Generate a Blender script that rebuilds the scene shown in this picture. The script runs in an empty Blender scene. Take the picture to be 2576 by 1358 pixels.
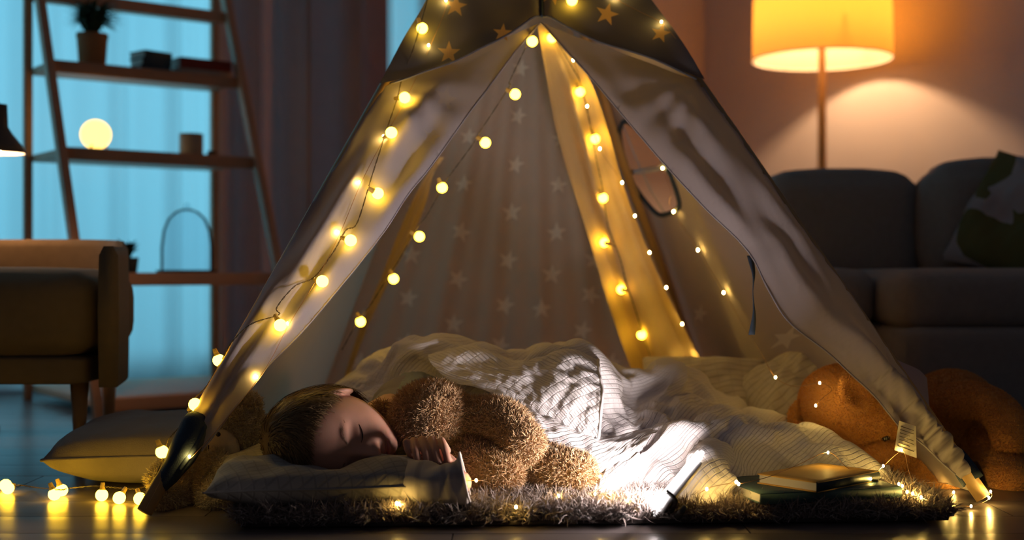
import bpy, bmesh, math, random
import numpy as np
from mathutils import Vector, Matrix, geometry

# ------------------------------------------------------------------ camera, world, light
F = 3200.0            # focal length in pixels of the 2576 x 1358 frame
H = 0.38              # camera height
scene = bpy.context.scene
COL = scene.collection
random.seed(7); RNG = np.random.default_rng(7)

cam = bpy.data.cameras.new('camera'); cam_o = bpy.data.objects.new('camera', cam)
COL.objects.link(cam_o)
cam.sensor_width = 36.0; cam.lens = 36.0 * F / 2576.0
cam_o.location = (0, 0, H); cam_o.rotation_euler = (math.pi / 2, 0, 0)
cam.dof.use_dof = True; cam.dof.focus_distance = 2.06; cam.dof.aperture_fstop = 2.3
cam.clip_start = 0.02
scene.camera = cam_o

world = bpy.data.worlds.new('room_dusk'); scene.world = world
world.use_nodes = True
bg = world.node_tree.nodes['Background']
bg.inputs[0].default_value = (0.88, 0.84, 1.0, 1); bg.inputs[1].default_value = 0.038

vs = scene.view_settings
vs.view_transform = 'Standard'; vs.look = 'None'; vs.gamma = 1.0; vs.exposure = 0.0
vs.use_curve_mapping = False
scene.cycles.sample_clamp_indirect = 4.0
scene.cycles.max_bounces = 7
scene.cycles.transparent_max_bounces = 12

# the room is turned 37 degrees to the camera: window wall (origin W0, along U, facing N) and lamp wall (along V)
W0 = Vector((-1.572, 3.933, 0)); U = Vector((0.799, 0.602, 0)); N = Vector((0.602, -0.799, 0))
CORNER = Vector((0.874, 5.776, 0)); V = Vector((0.602, -0.799, 0)); NV = Vector((-0.799, -0.602, 0))
UP = Vector((0, 0, 1))

dl = bpy.data.lights.new('dusk_daylight', 'AREA'); dl.shape = 'RECTANGLE'
dl.size = 3.4; dl.size_y = 2.8; dl.energy = 50.0; dl.color = (0.22, 0.74, 1.0)
dlo = bpy.data.objects.new('dusk_daylight', dl); COL.objects.link(dlo)
dlo.matrix_world = Matrix.Translation(W0 - U * 0.15 - N * 0.6 + UP * 1.35) @ Matrix((-U, UP, -N)).transposed().to_4x4()

# ------------------------------------------------------------------ helpers
def P(px, py, d):
    return Vector(((px - 1288) / F * d, d, H - (py - 679) / F * d))
def G(px, py, z=0.0):
    d = (H - z) * F / (py - 679.0)
    return P(px, py, d)
def tag(o, label=None, cat=None, group=None, kind=None):
    if label: o['label'] = label
    if cat: o['category'] = cat
    if group: o['group'] = group
    if kind: o['kind'] = kind
    return o
def thing(name, loc, label, cat, group=None, kind=None):
    o = bpy.data.objects.new(name, None); COL.objects.link(o)
    o.location = loc; o.empty_display_size = 0.05
    return tag(o, label, cat, group, kind)
def wmat(p):
    return Matrix.Translation(p.location) if p.type == 'EMPTY' else Matrix.Identity(4)
def make_mesh(name, verts, faces):
    me = bpy.data.meshes.new(name)
    if isinstance(faces, np.ndarray):
        v = np.asarray(verts, dtype=np.float32); k = faces.shape[1]; n = len(faces)
        me.vertices.add(len(v)); me.vertices.foreach_set('co', v.ravel())
        me.loops.add(n * k); me.loops.foreach_set('vertex_index', faces.astype(np.int32).ravel())
        me.polygons.add(n)
        me.polygons.foreach_set('loop_start', np.arange(0, n * k, k, dtype=np.int32))
        me.update(calc_edges=True)
    else:
        me.from_pydata([tuple(x) for x in verts], [], [tuple(f) for f in faces]); me.update()
    return me
def obj(name, vf, mat=None, parent=None, smooth=True, me=None, kind=None):
    if me is None: me = make_mesh(name, vf[0], vf[1])
    if smooth and len(me.polygons): me.polygons.foreach_set('use_smooth', [True] * len(me.polygons))
    if mat is not None and not me.materials: me.materials.append(mat)
    o = bpy.data.objects.new(name, me); COL.objects.link(o)
    if parent is not None:
        o.parent = parent
        o.matrix_parent_inverse = wmat(parent).inverted()
    if kind: o['kind'] = kind
    return o
def join(*parts):
    V_, F_, off = [], [], 0
    for v, f in parts:
        V_ += [tuple(x) for x in v]; F_ += [tuple(int(i) + off for i in q) for q in f]; off += len(v)
    return V_, F_
def catmull(pts, n):
    p = np.array([tuple(x) for x in pts], float)
    p = np.vstack([2 * p[0] - p[1], p, 2 * p[-1] - p[-2]])
    m = len(p) - 3; out = []
    for t in np.linspace(0, m - 1e-9, n):
        i = int(t); f = t - i; a, b, c, d = p[i:i + 4]
        out.append(0.5 * (2 * b + (c - a) * f + (2 * a - 5 * b + 4 * c - d) * f * f + (3 * b - a - 3 * c + d) * f ** 3))
    return np.array(out)
def sweep(pts, rad, n=12, round_ends=True, flat=1.0):
    """tube through pts; rad scalar or per point; round ends"""
    p = np.array([tuple(x) for x in pts], float); m = len(p)
    r = np.full(m, rad, float) if np.isscalar(rad) else np.array(rad, float)
    if round_ends:
        t0 = (p[0] - p[1]) / np.linalg.norm(p[0] - p[1]); t1 = (p[-1] - p[-2]) / np.linalg.norm(p[-1] - p[-2])
        a = [math.radians(x) for x in (88, 65, 40, 20)]
        h0 = [p[0] + t0 * r[0] * math.sin(x) for x in a]; h1 = [p[-1] + t1 * r[-1] * math.sin(x) for x in a[::-1]]
        p = np.vstack([h0, p, h1]); r = np.concatenate([[r[0] * math.cos(x) for x in a], r, [r[-1] * math.cos(x) for x in a[::-1]]])
        m = len(p)
    t = np.gradient(p, axis=0); t /= np.linalg.norm(t, axis=1)[:, None] + 1e-12
    ref = np.array([0, 0, 1.0]) if abs(t[0][2]) < 0.9 else np.array([1.0, 0, 0])
    u = np.cross(ref, t[0]); u /= np.linalg.norm(u)
    verts = []
    for i in range(m):
        u = u - t[i] * np.dot(u, t[i]); u /= np.linalg.norm(u); w = np.cross(t[i], u)
        for k in range(n):
            an = 2 * math.pi * k / n
            verts.append(p[i] + r[i] * (math.cos(an) * u + flat * math.sin(an) * w))
    faces = [(i * n + k, i * n + (k + 1) % n, (i + 1) * n + (k + 1) % n, (i + 1) * n + k) for i in range(m - 1) for k in range(n)]
    faces.append(tuple(range(n - 1, -1, -1))); faces.append(tuple((m - 1) * n + k for k in range(n)))
    return verts, faces
def ellipsoid(c, r, rot=None, nu=24, nv=14, power=1.0):
    c = Vector(c); rot = rot or Matrix.Identity(3)
    verts = [c + rot @ Vector((0, 0, r[2]))]
    for j in range(1, nv):
        th = math.pi * j / nv
        for i in range(nu):
            ph = 2 * math.pi * i / nu
            verts.append(c + rot @ Vector((r[0] * math.sin(th) * math.cos(ph), r[1] * math.sin(th) * math.sin(ph), r[2] * math.cos(th))))
    verts.append(c + rot @ Vector((0, 0, -r[2])))
    f = [(0, 1 + i, 1 + (i + 1) % nu) for i in range(nu)]
    for j in range(nv - 2):
        for i in range(nu):
            a = 1 + j * nu + i; b = 1 + j * nu + (i + 1) % nu
            f.append((a, a + nu, b + nu, b))
    e = len(verts) - 1; s = 1 + (nv - 2) * nu
    f += [(s + (i + 1) % nu, s + i, e) for i in range(nu)]
    return verts, f
def rbox(c, size, r=0.01, rot=None, puff=0.0, n=8):
    """rounded box; puff bulges the big faces"""
    c = Vector(c); rot = rot or Matrix.Identity(3)
    hx, hy, hz = [s / 2 for s in size]; r = min(r, hx, hy, hz)
    bm = bmesh.new(); bmesh.ops.create_cube(bm, size=2.0)
    bmesh.ops.subdivide_edges(bm, edges=bm.edges[:], cuts=n, use_grid_fill=True)
    out = []
    for v in bm.verts:
        q = []
        for a in v.co:                       # cluster samples near the edges
            q.append(math.copysign(abs(a) ** 0.55, a))
        b = Vector((q[0] * hx, q[1] * hy, q[2] * hz))
        inner = Vector((max(-hx + r, min(hx - r, b.x)), max(-hy + r, min(hy - r, b.y)), max(-hz + r, min(hz - r, b.z))))
        d = b - inner
        if d.length > 1e-9: b = inner + d.normalized() * r
        if puff:
            w = (1 - q[0] ** 2) * (1 - q[1] ** 2), (1 - q[0] ** 2) * (1 - q[2] ** 2), (1 - q[1] ** 2) * (1 - q[2] ** 2)
            b.z += math.copysign(1, q[2]) * puff * w[0] * abs(q[2]); b.y += math.copysign(1, q[1]) * puff * w[1] * abs(q[1]); b.x += math.copysign(1, q[0]) * puff * w[2] * abs(q[0])
        out.append(c + rot @ b)
    f = [tuple(v.index for v in q.verts) for q in bm.faces]; bm.free()
    return out, f
def box(c, size, rot=None):
    c = Vector(c); rot = rot or Matrix.Identity(3)
    v = [c + rot @ Vector((sx * size[0] / 2, sy * size[1] / 2, sz * size[2] / 2)) for sx in (-1, 1) for sy in (-1, 1) for sz in (-1, 1)]
    return v, [(0, 1, 3, 2), (4, 6, 7, 5), (0, 4, 5, 1), (2, 3, 7, 6), (0, 2, 6, 4), (1, 5, 7, 3)]
def bbox(c, size, rot=None, b=0.003):
    """box with small chamfers"""
    return rbox(c, size, b, rot, 0, 3)
def lathe(profile, c=(0, 0, 0), n=28, rot=None):
    c = Vector(c); rot = rot or Matrix.Identity(3); v = []
    for r, z in profile:
        for k in range(n):
            a = 2 * math.pi * k / n
            v.append(c + rot @ Vector((r * math.cos(a), r * math.sin(a), z)))
    f = [(i * n + k, i * n + (k + 1) % n, (i + 1) * n + (k + 1) % n, (i + 1) * n + k) for i in range(len(profile) - 1) for k in range(n)]
    return v, f
def rot_axes(x, y, z):
    return Matrix((x, y, z)).transposed()
def pillow(c, w, l, t, rot=None, n=36, pinch=0.06, seed=0, wob=0.006, full=0.42):
    c = Vector(c); rot = rot or Matrix.Identity(3); rs = np.random.default_rng(seed)
    ph = rs.uniform(0, 6.28, 8); verts, faces = [], []
    for s in (1, -1):
        for j in range(n + 1):
            for i in range(n + 1):
                u = -1 + 2 * i / n; v = -1 + 2 * j / n
                e = max(0.0, (1 - abs(u) ** 2.6) * (1 - abs(v) ** 2.6)) ** full
                pu = u * (1 - pinch * (1 - v * v) * abs(u) ** 4); pv = v * (1 - pinch * (1 - u * u) * abs(v) ** 4)
                wv = wob * e * (math.sin(5 * u + 3 * v + ph[0]) + math.sin(-4 * u + 6 * v + ph[1]) + 0.6 * math.sin(9 * u + 2 * v + ph[2]) + 0.45 * math.sin(15 * u - 11 * v + ph[3]) + 0.35 * math.sin(7 * u + 21 * v + ph[4]))
                verts.append(c + rot @ Vector((pu * w / 2, pv * l / 2, s * (t / 2 * e) + wv)))
    m = (n + 1) * (n + 1)
    for j in range(n):
        for i in range(n):
            a = j * (n + 1) + i
            faces.append((a, a + 1, a + n + 2, a + n + 1)); faces.append((m + a, m + a + n + 1, m + a + n + 2, m + a + 1))
    return verts, faces
def fur(vf, count, length, width, lean=0.5, curl=0.4, droop=0.0, seed=0, keep=None, comb=None):
    """short tapered strands growing from a surface, joined with it"""
    rs = np.random.default_rng(seed)
    v = np.array([tuple(x) for x in vf[0]], float); tris = []
    for q in vf[1]:
        for k in range(1, len(q) - 1): tris.append((q[0], q[k], q[k + 1]))
    tris = np.array(tris); a, b, c = v[tris[:, 0]], v[tris[:, 1]], v[tris[:, 2]]
    nrm = np.cross(b - a, c - a); ar = np.linalg.norm(nrm, axis=1); nrm = nrm / (ar[:, None] + 1e-15)
    cen = v.mean(0)
    pick = rs.choice(len(tris), count, p=ar / ar.sum())
    r1 = np.sqrt(rs.random(count))[:, None]; r2 = rs.random(count)[:, None]
    p = a[pick] * (1 - r1) + b[pick] * r1 * (1 - r2) + c[pick] * r1 * r2; n = nrm[pick]
    if keep is not None:
        k = keep(p); p, n = p[k], n[k]; count = len(p)
    L = length * rs.uniform(0.6, 1.25, count)[:, None]
    d1 = n + lean * rs.normal(0, 1, (count, 3)); 
    if comb is not None: d1 = d1 + np.array(comb)
    d1 /= np.linalg.norm(d1, axis=1)[:, None]
    d2 = d1 + curl * rs.normal(0, 1, (count, 3)); d2[:, 2] -= droop; d2 /= np.linalg.norm(d2, axis=1)[:, None]
    side = np.cross(d1, rs.normal(0, 1, (count, 3))); side /= np.linalg.norm(side, axis=1)[:, None]
    W = width * rs.uniform(0.7, 1.3, count)[:, None] / 2
    m = p + d1 * L * 0.5; t = m + d2 * L * 0.55; p0 = p - n * length * 0.1
    V5 = np.stack([p0 - side * W, p0 + side * W, m + side * W * 0.9, m - side * W * 0.9, t + side * W * 0.1, t - side * W * 0.1], 1).reshape(-1, 3)
    i6 = np.arange(count)[:, None] * 6
    q = np.concatenate([i6 + np.array([[0, 1, 2, 3]]), i6 + np.array([[3, 2, 4, 5]])], 0)
    return V5, q
def obj_fur(name, vf, mat, parent, **kw):
    """one mesh: soft body + its fur"""
    strands = fur(vf, **kw)
    v = np.array([tuple(x) for x in vf[0]], float); off = len(v)
    me = bpy.data.meshes.new(name)
    bf = [tuple(q) for q in vf[1]]; sf = strands[1] + off
    vv = np.vstack([v, strands[0]]).astype(np.float32)
    loops = np.concatenate([np.array([i for q in bf for i in q], dtype=np.int32), sf.ravel().astype(np.int32)])
    starts = np.concatenate([np.cumsum([0] + [len(q) for q in bf])[:-1], sum(len(q) for q in bf) + 4 * np.arange(len(sf))]).astype(np.int32)
    me.vertices.add(len(vv)); me.vertices.foreach_set('co', vv.ravel())
    me.loops.add(len(loops)); me.loops.foreach_set('vertex_index', loops)
    me.polygons.add(len(starts)); me.polygons.foreach_set('loop_start', starts); me.update(calc_edges=True)
    return obj(name, None, mat, parent, me=me)
def grid_mesh(Gp):
    nu, nv = Gp.shape[:2]
    idx = np.arange(nu * nv).reshape(nu, nv)
    f = np.stack([idx[:-1, :-1], idx[1:, :-1], idx[1:, 1:], idx[:-1, 1:]], -1).reshape(-1, 4)
    return Gp.reshape(-1, 3), f
def add_uv(me, uv):
    lay = me.uv_layers.new(name='UVMap'); li = np.empty(len(me.loops), dtype=np.int32)
    me.loops.foreach_get('vertex_index', li); lay.data.foreach_set('uv', uv[li].astype(np.float32).ravel())
def wrinkle(X0, stretch=1.05, iters=120, pull=0.03, noise=0.004, seed=0, floor=None, bend=0.25, smooth0=6):
    """relax a cloth grid that has more length than its target shape: it buckles into folds"""
    rs = np.random.default_rng(seed); X0 = X0.copy(); nu, nv = X0.shape[:2]
    nz = rs.normal(0, 1, (nu, nv, 3))
    for _ in range(smooth0):
        nz[1:-1, 1:-1] = (nz[:-2, 1:-1] + nz[2:, 1:-1] + nz[1:-1, :-2] + nz[1:-1, 2:] + nz[1:-1, 1:-1]) / 5
    nz /= nz.std(); X = X0 + nz * noise
    su, sv = stretch if isinstance(stretch, tuple) else (stretch, stretch)
    cons = []
    def C(a, b, s, k): cons.append((a, b, s * np.linalg.norm(X0[a] - X0[b], axis=-1), k))
    sl = slice
    C((sl(0, -1), sl(None)), (sl(1, None), sl(None)), su, 1.0); C((sl(None), sl(0, -1)), (sl(None), sl(1, None)), sv, 1.0)
    sd = (su + sv) / 2
    C((sl(0, -1), sl(0, -1)), (sl(1, None), sl(1, None)), sd, 0.5); C((sl(1, None), sl(0, -1)), (sl(0, -1), sl(1, None)), sd, 0.5)
    C((sl(0, -4), sl(None)), (sl(4, None), sl(None)), su, bend); C((sl(None), sl(0, -4)), (sl(None), sl(4, None)), sv, bend)
    for it in range(iters):
        acc = np.zeros_like(X)
        for a, b, L, k in cons:
            d = X[b] - X[a]; l = np.linalg.norm(d, axis=-1) + 1e-9
            g = (k * 0.5 * (l - L) / l)[..., None] * d
            acc[a] += g; acc[b] -= g
        X = X + acc * 0.32 + (X0 - X) * pull
        if floor is not None: X[..., 2] = np.maximum(X[..., 2], floor)
    return X
def bicubic(ctrl, nu, nv):
    c = np.array(ctrl, float)                      # rows x cols x 3
    a = np.stack([catmull(row, nu) for row in c], 0)
    return np.stack([catmull(a[:, i], nv) for i in range(nu)], 0)

# ------------------------------------------------------------------ materials
def newmat(name):
    m = bpy.data.materials.new(name); m.use_nodes = True
    nt = m.node_tree; nt.nodes.clear()
    out = nt.nodes.new('ShaderNodeOutputMaterial')
    return m, nt, out
def node(nt, typ, **kw):
    n = nt.nodes.new(typ)
    for k, v in kw.items(): setattr(n, k, v)
    return n
def varied(nt, col, var, scale, coord='Object', detail=4):
    tc = node(nt, 'ShaderNodeTexCoord'); nz = node(nt, 'ShaderNodeTexNoise')
    nz.inputs['Scale'].default_value = scale; nz.inputs['Detail'].default_value = detail
    nt.links.new(tc.outputs[coord], nz.inputs['Vector'])
    mx = node(nt, 'ShaderNodeMix', data_type='RGBA')
    mx.inputs['A'].default_value = tuple(c * (1 - var) for c in col[:3]) + (1,)
    mx.inputs['B'].default_value = tuple(min(1, c * (1 + var)) for c in col[:3]) + (1,)
    nt.links.new(nz.outputs['Fac'], mx.inputs['Factor'])
    return mx.outputs['Result'], nz, tc
def bumped(nt, height, strength, dist=0.002):
    b = node(nt, 'ShaderNodeBump'); b.inputs['Strength'].default_value = strength; b.inputs['Distance'].default_value = dist
    nt.links.new(height, b.inputs['Height']); return b.outputs['Normal']
def mat(name, col, rough=0.8, var=0.12, scale=25, bump=0.15, bscale=220, spec=0.3, metal=0.0, sheen=0.0, sss=0.0, emit=0.0):
    m, nt, out = newmat(name)
    b = node(nt, 'ShaderNodeBsdfPrincipled')
    c, nz, tc = varied(nt, col, var, scale)
    nt.links.new(c, b.inputs['Base Color'])
    b.inputs['Roughness'].default_value = rough; b.inputs['Metallic'].default_value = metal
    b.inputs['Specular IOR Level'].default_value = spec; b.inputs['Sheen Weight'].default_value = sheen
    if sss:
        b.inputs['Subsurface Weight'].default_value = sss; b.inputs['Subsurface Radius'].default_value = (0.012, 0.004, 0.002); b.inputs['Subsurface Scale'].default_value = 0.6
    if bump:
        n2 = node(nt, 'ShaderNodeTexNoise'); n2.inputs['Scale'].default_value = bscale; n2.inputs['Detail'].default_value = 3
        nt.links.new(tc.outputs['Object'], n2.inputs['Vector'])
        nt.links.new(bumped(nt, n2.outputs['Fac'], bump), b.inputs['Normal'])
    nt.links.new(b.outputs[0], out.inputs[0]); return m
def cloth(name, col, tcol, mix, var=0.08, bump=0.2, scale=18, weave=900):
    """thin woven cloth: diffuse from the lit side, translucent from the other"""
    m, nt, out = newmat(name)
    c, nz, tc = varied(nt, col, var, scale)
    w = node(nt, 'ShaderNodeTexNoise'); w.inputs['Scale'].default_value = weave; nt.links.new(tc.outputs['Object'], w.inputs['Vector'])
    nr = bumped(nt, w.outputs['Fac'], bump, 0.001)
    d = node(nt, 'ShaderNodeBsdfDiffuse'); nt.links.new(c, d.inputs['Color']); nt.links.new(nr, d.inputs['Normal'])
    t = node(nt, 'ShaderNodeBsdfTranslucent'); t.inputs['Color'].default_value = tuple(tcol) + (1,)
    x = node(nt, 'ShaderNodeMixShader'); x.inputs[0].default_value = mix
    nt.links.new(d.outputs[0], x.inputs[1]); nt.links.new(t.outputs[0], x.inputs[2]); nt.links.new(x.outputs[0], out.inputs[0])
    return m
def glow(name, col, strength):
    m, nt, out = newmat(name); e = node(nt, 'ShaderNodeEmission')
    e.inputs['Color'].default_value = tuple(col) + (1,); e.inputs['Strength'].default_value = strength
    nt.links.new(e.outputs[0], out.inputs[0]); return m
def furmat(name, root, tip, rough=0.85, sheen=0.3):
    m, nt, out = newmat(name); b = node(nt, 'ShaderNodeBsdfPrincipled')
    g = node(nt, 'ShaderNodeNewGeometry'); tc = node(nt, 'ShaderNodeTexCoord')
    nz = node(nt, 'ShaderNodeTexNoise'); nz.inputs['Scale'].default_value = 28; nt.links.new(tc.outputs['Object'], nz.inputs['Vector'])
    ad = node(nt, 'ShaderNodeMath', operation='MULTIPLY_ADD'); ad.inputs[1].default_value = 0.55; nt.links.new(g.outputs['Random Per Island'], ad.inputs[0])
    sc = node(nt, 'ShaderNodeMath', operation='MULTIPLY'); sc.inputs[1].default_value = 0.45; nt.links.new(nz.outputs['Fac'], sc.inputs[0]); nt.links.new(sc.outputs[0], ad.inputs[2])
    mx = node(nt, 'ShaderNodeMix', data_type='RGBA'); mx.inputs['A'].default_value = tuple(root) + (1,); mx.inputs['B'].default_value = tuple(tip) + (1,)
    nt.links.new(ad.outputs[0], mx.inputs['Factor']); nt.links.new(mx.outputs['Result'], b.inputs['Base Color'])
    b.inputs['Roughness'].default_value = rough; b.inputs['Sheen Weight'].default_value = sheen; b.inputs['Specular IOR Level'].default_value = 0.1
    nt.links.new(b.outputs[0], out.inputs[0]); return m

M = {}
def wood(name, col, col2, rough, spec, stretch, bump=0.06, coat=0.0):
    m, nt, out = newmat(name); b = node(nt, 'ShaderNodeBsdfPrincipled')
    tc = node(nt, 'ShaderNodeTexCoord'); mp = node(nt, 'ShaderNodeMapping'); mp.inputs['Scale'].default_value = stretch
    oi = node(nt, 'ShaderNodeObjectInfo'); av = node(nt, 'ShaderNodeVectorMath', operation='ADD')
    nt.links.new(tc.outputs['Object'], av.inputs[0]); nt.links.new(oi.outputs['Random'], av.inputs[1]); nt.links.new(av.outputs[0], mp.inputs['Vector'])
    nz = node(nt, 'ShaderNodeTexNoise'); nz.inputs['Scale'].default_value = 6; nz.inputs['Detail'].default_value = 8; nz.inputs['Roughness'].default_value = 0.65
    nt.links.new(mp.outputs[0], nz.inputs['Vector'])
    mx = node(nt, 'ShaderNodeMix', data_type='RGBA'); mx.inputs['A'].default_value = tuple(col) + (1,); mx.inputs['B'].default_value = tuple(col2) + (1,)
    nt.links.new(nz.outputs['Fac'], mx.inputs['Factor'])
    hs = node(nt, 'ShaderNodeHueSaturation'); rr = node(nt, 'ShaderNodeMapRange'); rr.inputs['To Min'].default_value = 0.8; rr.inputs['To Max'].default_value = 1.2
    nt.links.new(oi.outputs['Random'], rr.inputs['Value']); nt.links.new(rr.outputs[0], hs.inputs['Value']); nt.links.new(mx.outputs['Result'], hs.inputs['Color'])
    nt.links.new(hs.outputs[0], b.inputs['Base Color'])
    b.inputs['Roughness'].default_value = rough; b.inputs['Specular IOR Level'].default_value = spec; b.inputs['Coat Weight'].default_value = coat; b.inputs['Coat Roughness'].default_value = 0.12
    nt.links.new(bumped(nt, nz.outputs['Fac'], bump, 0.001), b.inputs['Normal'])
    nt.links.new(b.outputs[0], out.inputs[0]); return m
M['floor'] = wood('laminate_floor', (0.10, 0.082, 0.078), (0.17, 0.14, 0.135), 0.3, 0.5, (1.2, 14, 1), 0.04)
M['shelf_wood'] = wood('shelf_wood', (0.50, 0.27, 0.16), (0.62, 0.35, 0.22), 0.5, 0.35, (3, 3, 12))
M['pole_wood'] = wood('pole_wood', (0.42, 0.27, 0.12), (0.55, 0.36, 0.17), 0.5, 0.35, (6, 6, 2))
M['leg_wood'] = wood('leg_wood', (0.20, 0.12, 0.06), (0.28, 0.17, 0.09), 0.5, 0.3, (6, 6, 2))
M['wall'] = mat('wall_paint', (0.62, 0.58, 0.62), 0.85, 0.03, 4, 0.05, 150)
M['white_trim'] = mat('white_trim', (0.7, 0.7, 0.7), 0.5, 0.03, 5, 0)
M['sheer'] = cloth('sheer_curtain', (0.72, 0.78, 0.82), (0.85, 0.9, 0.92), 0.6)
M['drape'] = cloth('heavy_drape', (0.74, 0.50, 0.40), (0.04, 0.15, 0.19), 0.08)
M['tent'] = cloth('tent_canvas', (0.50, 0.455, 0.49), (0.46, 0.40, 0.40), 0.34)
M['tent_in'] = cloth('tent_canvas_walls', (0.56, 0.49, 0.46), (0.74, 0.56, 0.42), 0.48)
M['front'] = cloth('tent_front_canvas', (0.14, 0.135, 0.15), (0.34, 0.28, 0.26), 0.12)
M['flap_star'] = cloth('faint_star_print', (0.50, 0.455, 0.47), (0.56, 0.48, 0.44), 0.42)
M['top_star'] = cloth('backlit_star_print', (0.34, 0.25, 0.17), (0.9, 0.58, 0.22), 0.55)  # orange backlight of the bulbs painted into the star colour
M['star'] = cloth('star_print', (0.86, 0.79, 0.72), (0.90, 0.76, 0.60), 0.55)
M['ochre'] = cloth('lamplit_tint_drape', (0.80, 0.60, 0.34), (0.70, 0.46, 0.16), 0.35)  # warm light of the globe bulbs is put into this cloth colour
M['navy_cloth'] = mat('navy_cloth', (0.035, 0.05, 0.075), 0.85, 0.15, 30, 0.3, 500)
M['bulb'] = glow('globe_bulb_glow', (1.0, 0.57, 0.030), 23.0)
M['led'] = glow('micro_led_glow', (1.0, 0.64, 0.14), 270.0)
M['cap'] = mat('clear_bulb_cap', (0.55, 0.40, 0.15), 0.3, 0.05, 30, 0, spec=0.5)
M['wire'] = mat('brown_wire', (0.09, 0.065, 0.04), 0.4, 0.1, 50, 0)
M['copper'] = mat('copper_wire', (0.45, 0.26, 0.14), 0.35, 0.1, 50, 0, metal=0.8)

# ------------------------------------------------------------------ the room
def wl(u, n, z): return W0 + U * u + N * n + UP * z
RU = rot_axes(U, N, UP)          # local x along the window wall
RV = rot_axes(V, NV, UP)
floor = obj('floor', box((0.2, 3.1, -0.03), (8.0, 7.4, 0.03)), M['floor'], smooth=False)
tag(floor, 'dark glossy laminate floor under the tent', 'floor', kind='structure')
PW, PL = 0.128, 1.25
pm = make_mesh('plank', *rbox((0, 0, -0.0075), (PL - 0.0012, PW - 0.0012, 0.015), 0.0012, None, 0, 2)); pm.materials.append(M['floor'])
for j in range(44):
    yy = 0.75 + j * PW; off = (j * 0.43) % PL
    for i in range(5):
        o = bpy.data.objects.new('plank', pm); COL.objects.link(o); o.parent = floor
        o.location = (-2.9 + off + i * PL, yy, 0)
# window wall with an opening
g = []
def wbox(u0, u1, z0, z1, n0, n1): return box(wl((u0 + u1) / 2, (n0 + n1) / 2, (z0 + z1) / 2), (u1 - u0, n1 - n0, z1 - z0), RU)
UW0, UW1 = -1.85, 1.55
wv = join(wbox(-2.4, UW0, 0, 2.9, -0.12, 0), wbox(UW0, UW1, 0, 0.06, -0.12, 0), wbox(UW0, UW1, 2.6, 2.9, -0.12, 0), wbox(UW1, 3.07, 0, 2.9, -0.12, 0))
tag(obj('wall_back', wv, M['wall'], smooth=False), 'pale wall around the curtained window', 'wall', kind='structure')
wr = box(CORNER + V * 1.6 - NV * 0.06 + UP * 1.45, (3.2, 0.12, 2.9), RV)
tag(obj('wall_right', wr, M['wall'], smooth=False), 'pale wall behind the floor lamp and sofa', 'wall', kind='structure')
tag(obj('baseboard_right', bbox(CORNER + V * 1.6 + NV * 0.007 + UP * 0.04, (3.15, 0.012, 0.08), RV), M['white_trim']), 'white baseboard along the lamp wall', 'baseboard', kind='structure')
win = thing('window_1', wl(0.15, -0.06, 0.06), 'tall window behind the sheer curtains', 'window', kind='structure')
obj('window_frame', join(wbox(UW0, UW0 + 0.04, 0.06, 2.6, -0.09, -0.04), wbox(UW1 - 0.04, UW1, 0.06, 2.6, -0.09, -0.04), wbox(UW0, UW1, 0.06, 0.10, -0.09, -0.04), wbox(UW0, UW1, 2.56, 2.6, -0.09, -0.04)), M['white_trim'], win, False)
gm, nt, out = newmat('window_glass')
tr = node(nt, 'ShaderNodeBsdfTransparent'); gl = node(nt, 'ShaderNodeBsdfGlossy'); gl.inputs['Roughness'].default_value = 0.02; x = node(nt, 'ShaderNodeMixShader'); x.inputs[0].default_value = 0.06
nt.links.new(tr.outputs[0], x.inputs[1]); nt.links.new(gl.outputs[0], x.inputs[2]); nt.links.new(x.outputs[0], out.inputs[0])
obj('window_pane', wbox(UW0 + 0.04, UW1 - 0.04, 0.10, 2.56, -0.068, -0.062), gm, win, False)

def curtain(name, u0, u1, n0, amp, waves, z0, z1, mat_, label, seed, flare=0.0):
    rs = np.random.default_rng(seed); nu, nv = int(waves * 16), 14
    ph = rs.uniform(0, 6.28, 4); v, uvs = [], []
    for i in range(nu + 1):
        t = i / nu
        for j in range(nv + 1):
            s = j / nv
            a = 2 * math.pi * waves * t + 0.7 * math.sin(3.1 * t * 6 + ph[0]) + 0.15 * s * math.sin(9 * t + ph[1])
            n = n0 + amp * (0.75 + 0.35 * math.sin(7 * t + ph[2])) * (0.55 + 0.45 * (1 - s)) * math.sin(a) + 0.25 * amp * math.sin(2.3 * a + ph[3])
            v.append(wl(u0 + (u1 - u0) * t + 0.3 * amp * math.cos(a), n, z0 + (z1 - z0) * s))
    f = [(i * (nv + 1) + j, (i + 1) * (nv + 1) + j, (i + 1) * (nv + 1) + j + 1, i * (nv + 1) + j + 1) for i in range(nu) for j in range(nv)]
    return tag(obj(name, (v, f), mat_), label, 'curtain')
curtain('sheer_curtain', -1.8, 0.68, 0.06, 0.040, 12, 0.012, 2.68, M['sheer'], 'sheer white curtain glowing blue behind the ladder shelf', 3)
curtain('sheer_curtain', 1.14, 1.66, 0.06, 0.034, 3, 0.012, 2.68, M['sheer'], 'sheer curtain glowing blue between dark drape and tent', 5)
curtain('window_drape', 0.585, 1.25, 0.15, 0.065, 4, 0.012, 2.68, M['drape'], 'heavy taupe drape hanging in folds beside the sheer curtain', 8)
rod = thing('curtain_rod', wl(-1.9, 0.09, 2.7), 'thin metal curtain rod above the window', 'curtain rod')
obj('rod', sweep([wl(-1.95, 0.09, 2.70), wl(1.85, 0.09, 2.70)], 0.012, 10), M['wire'], rod)
for u in (-1.97, 1.87): obj('finial', ellipsoid(wl(u, 0.09, 2.70), (0.022, 0.022, 0.022)), M['wire'], rod)
for u in (-1.88, 1.80): obj('bracket', box(wl(u, 0.045, 2.70), (0.015, 0.09, 0.015), RU), M['wire'], rod)

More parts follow.
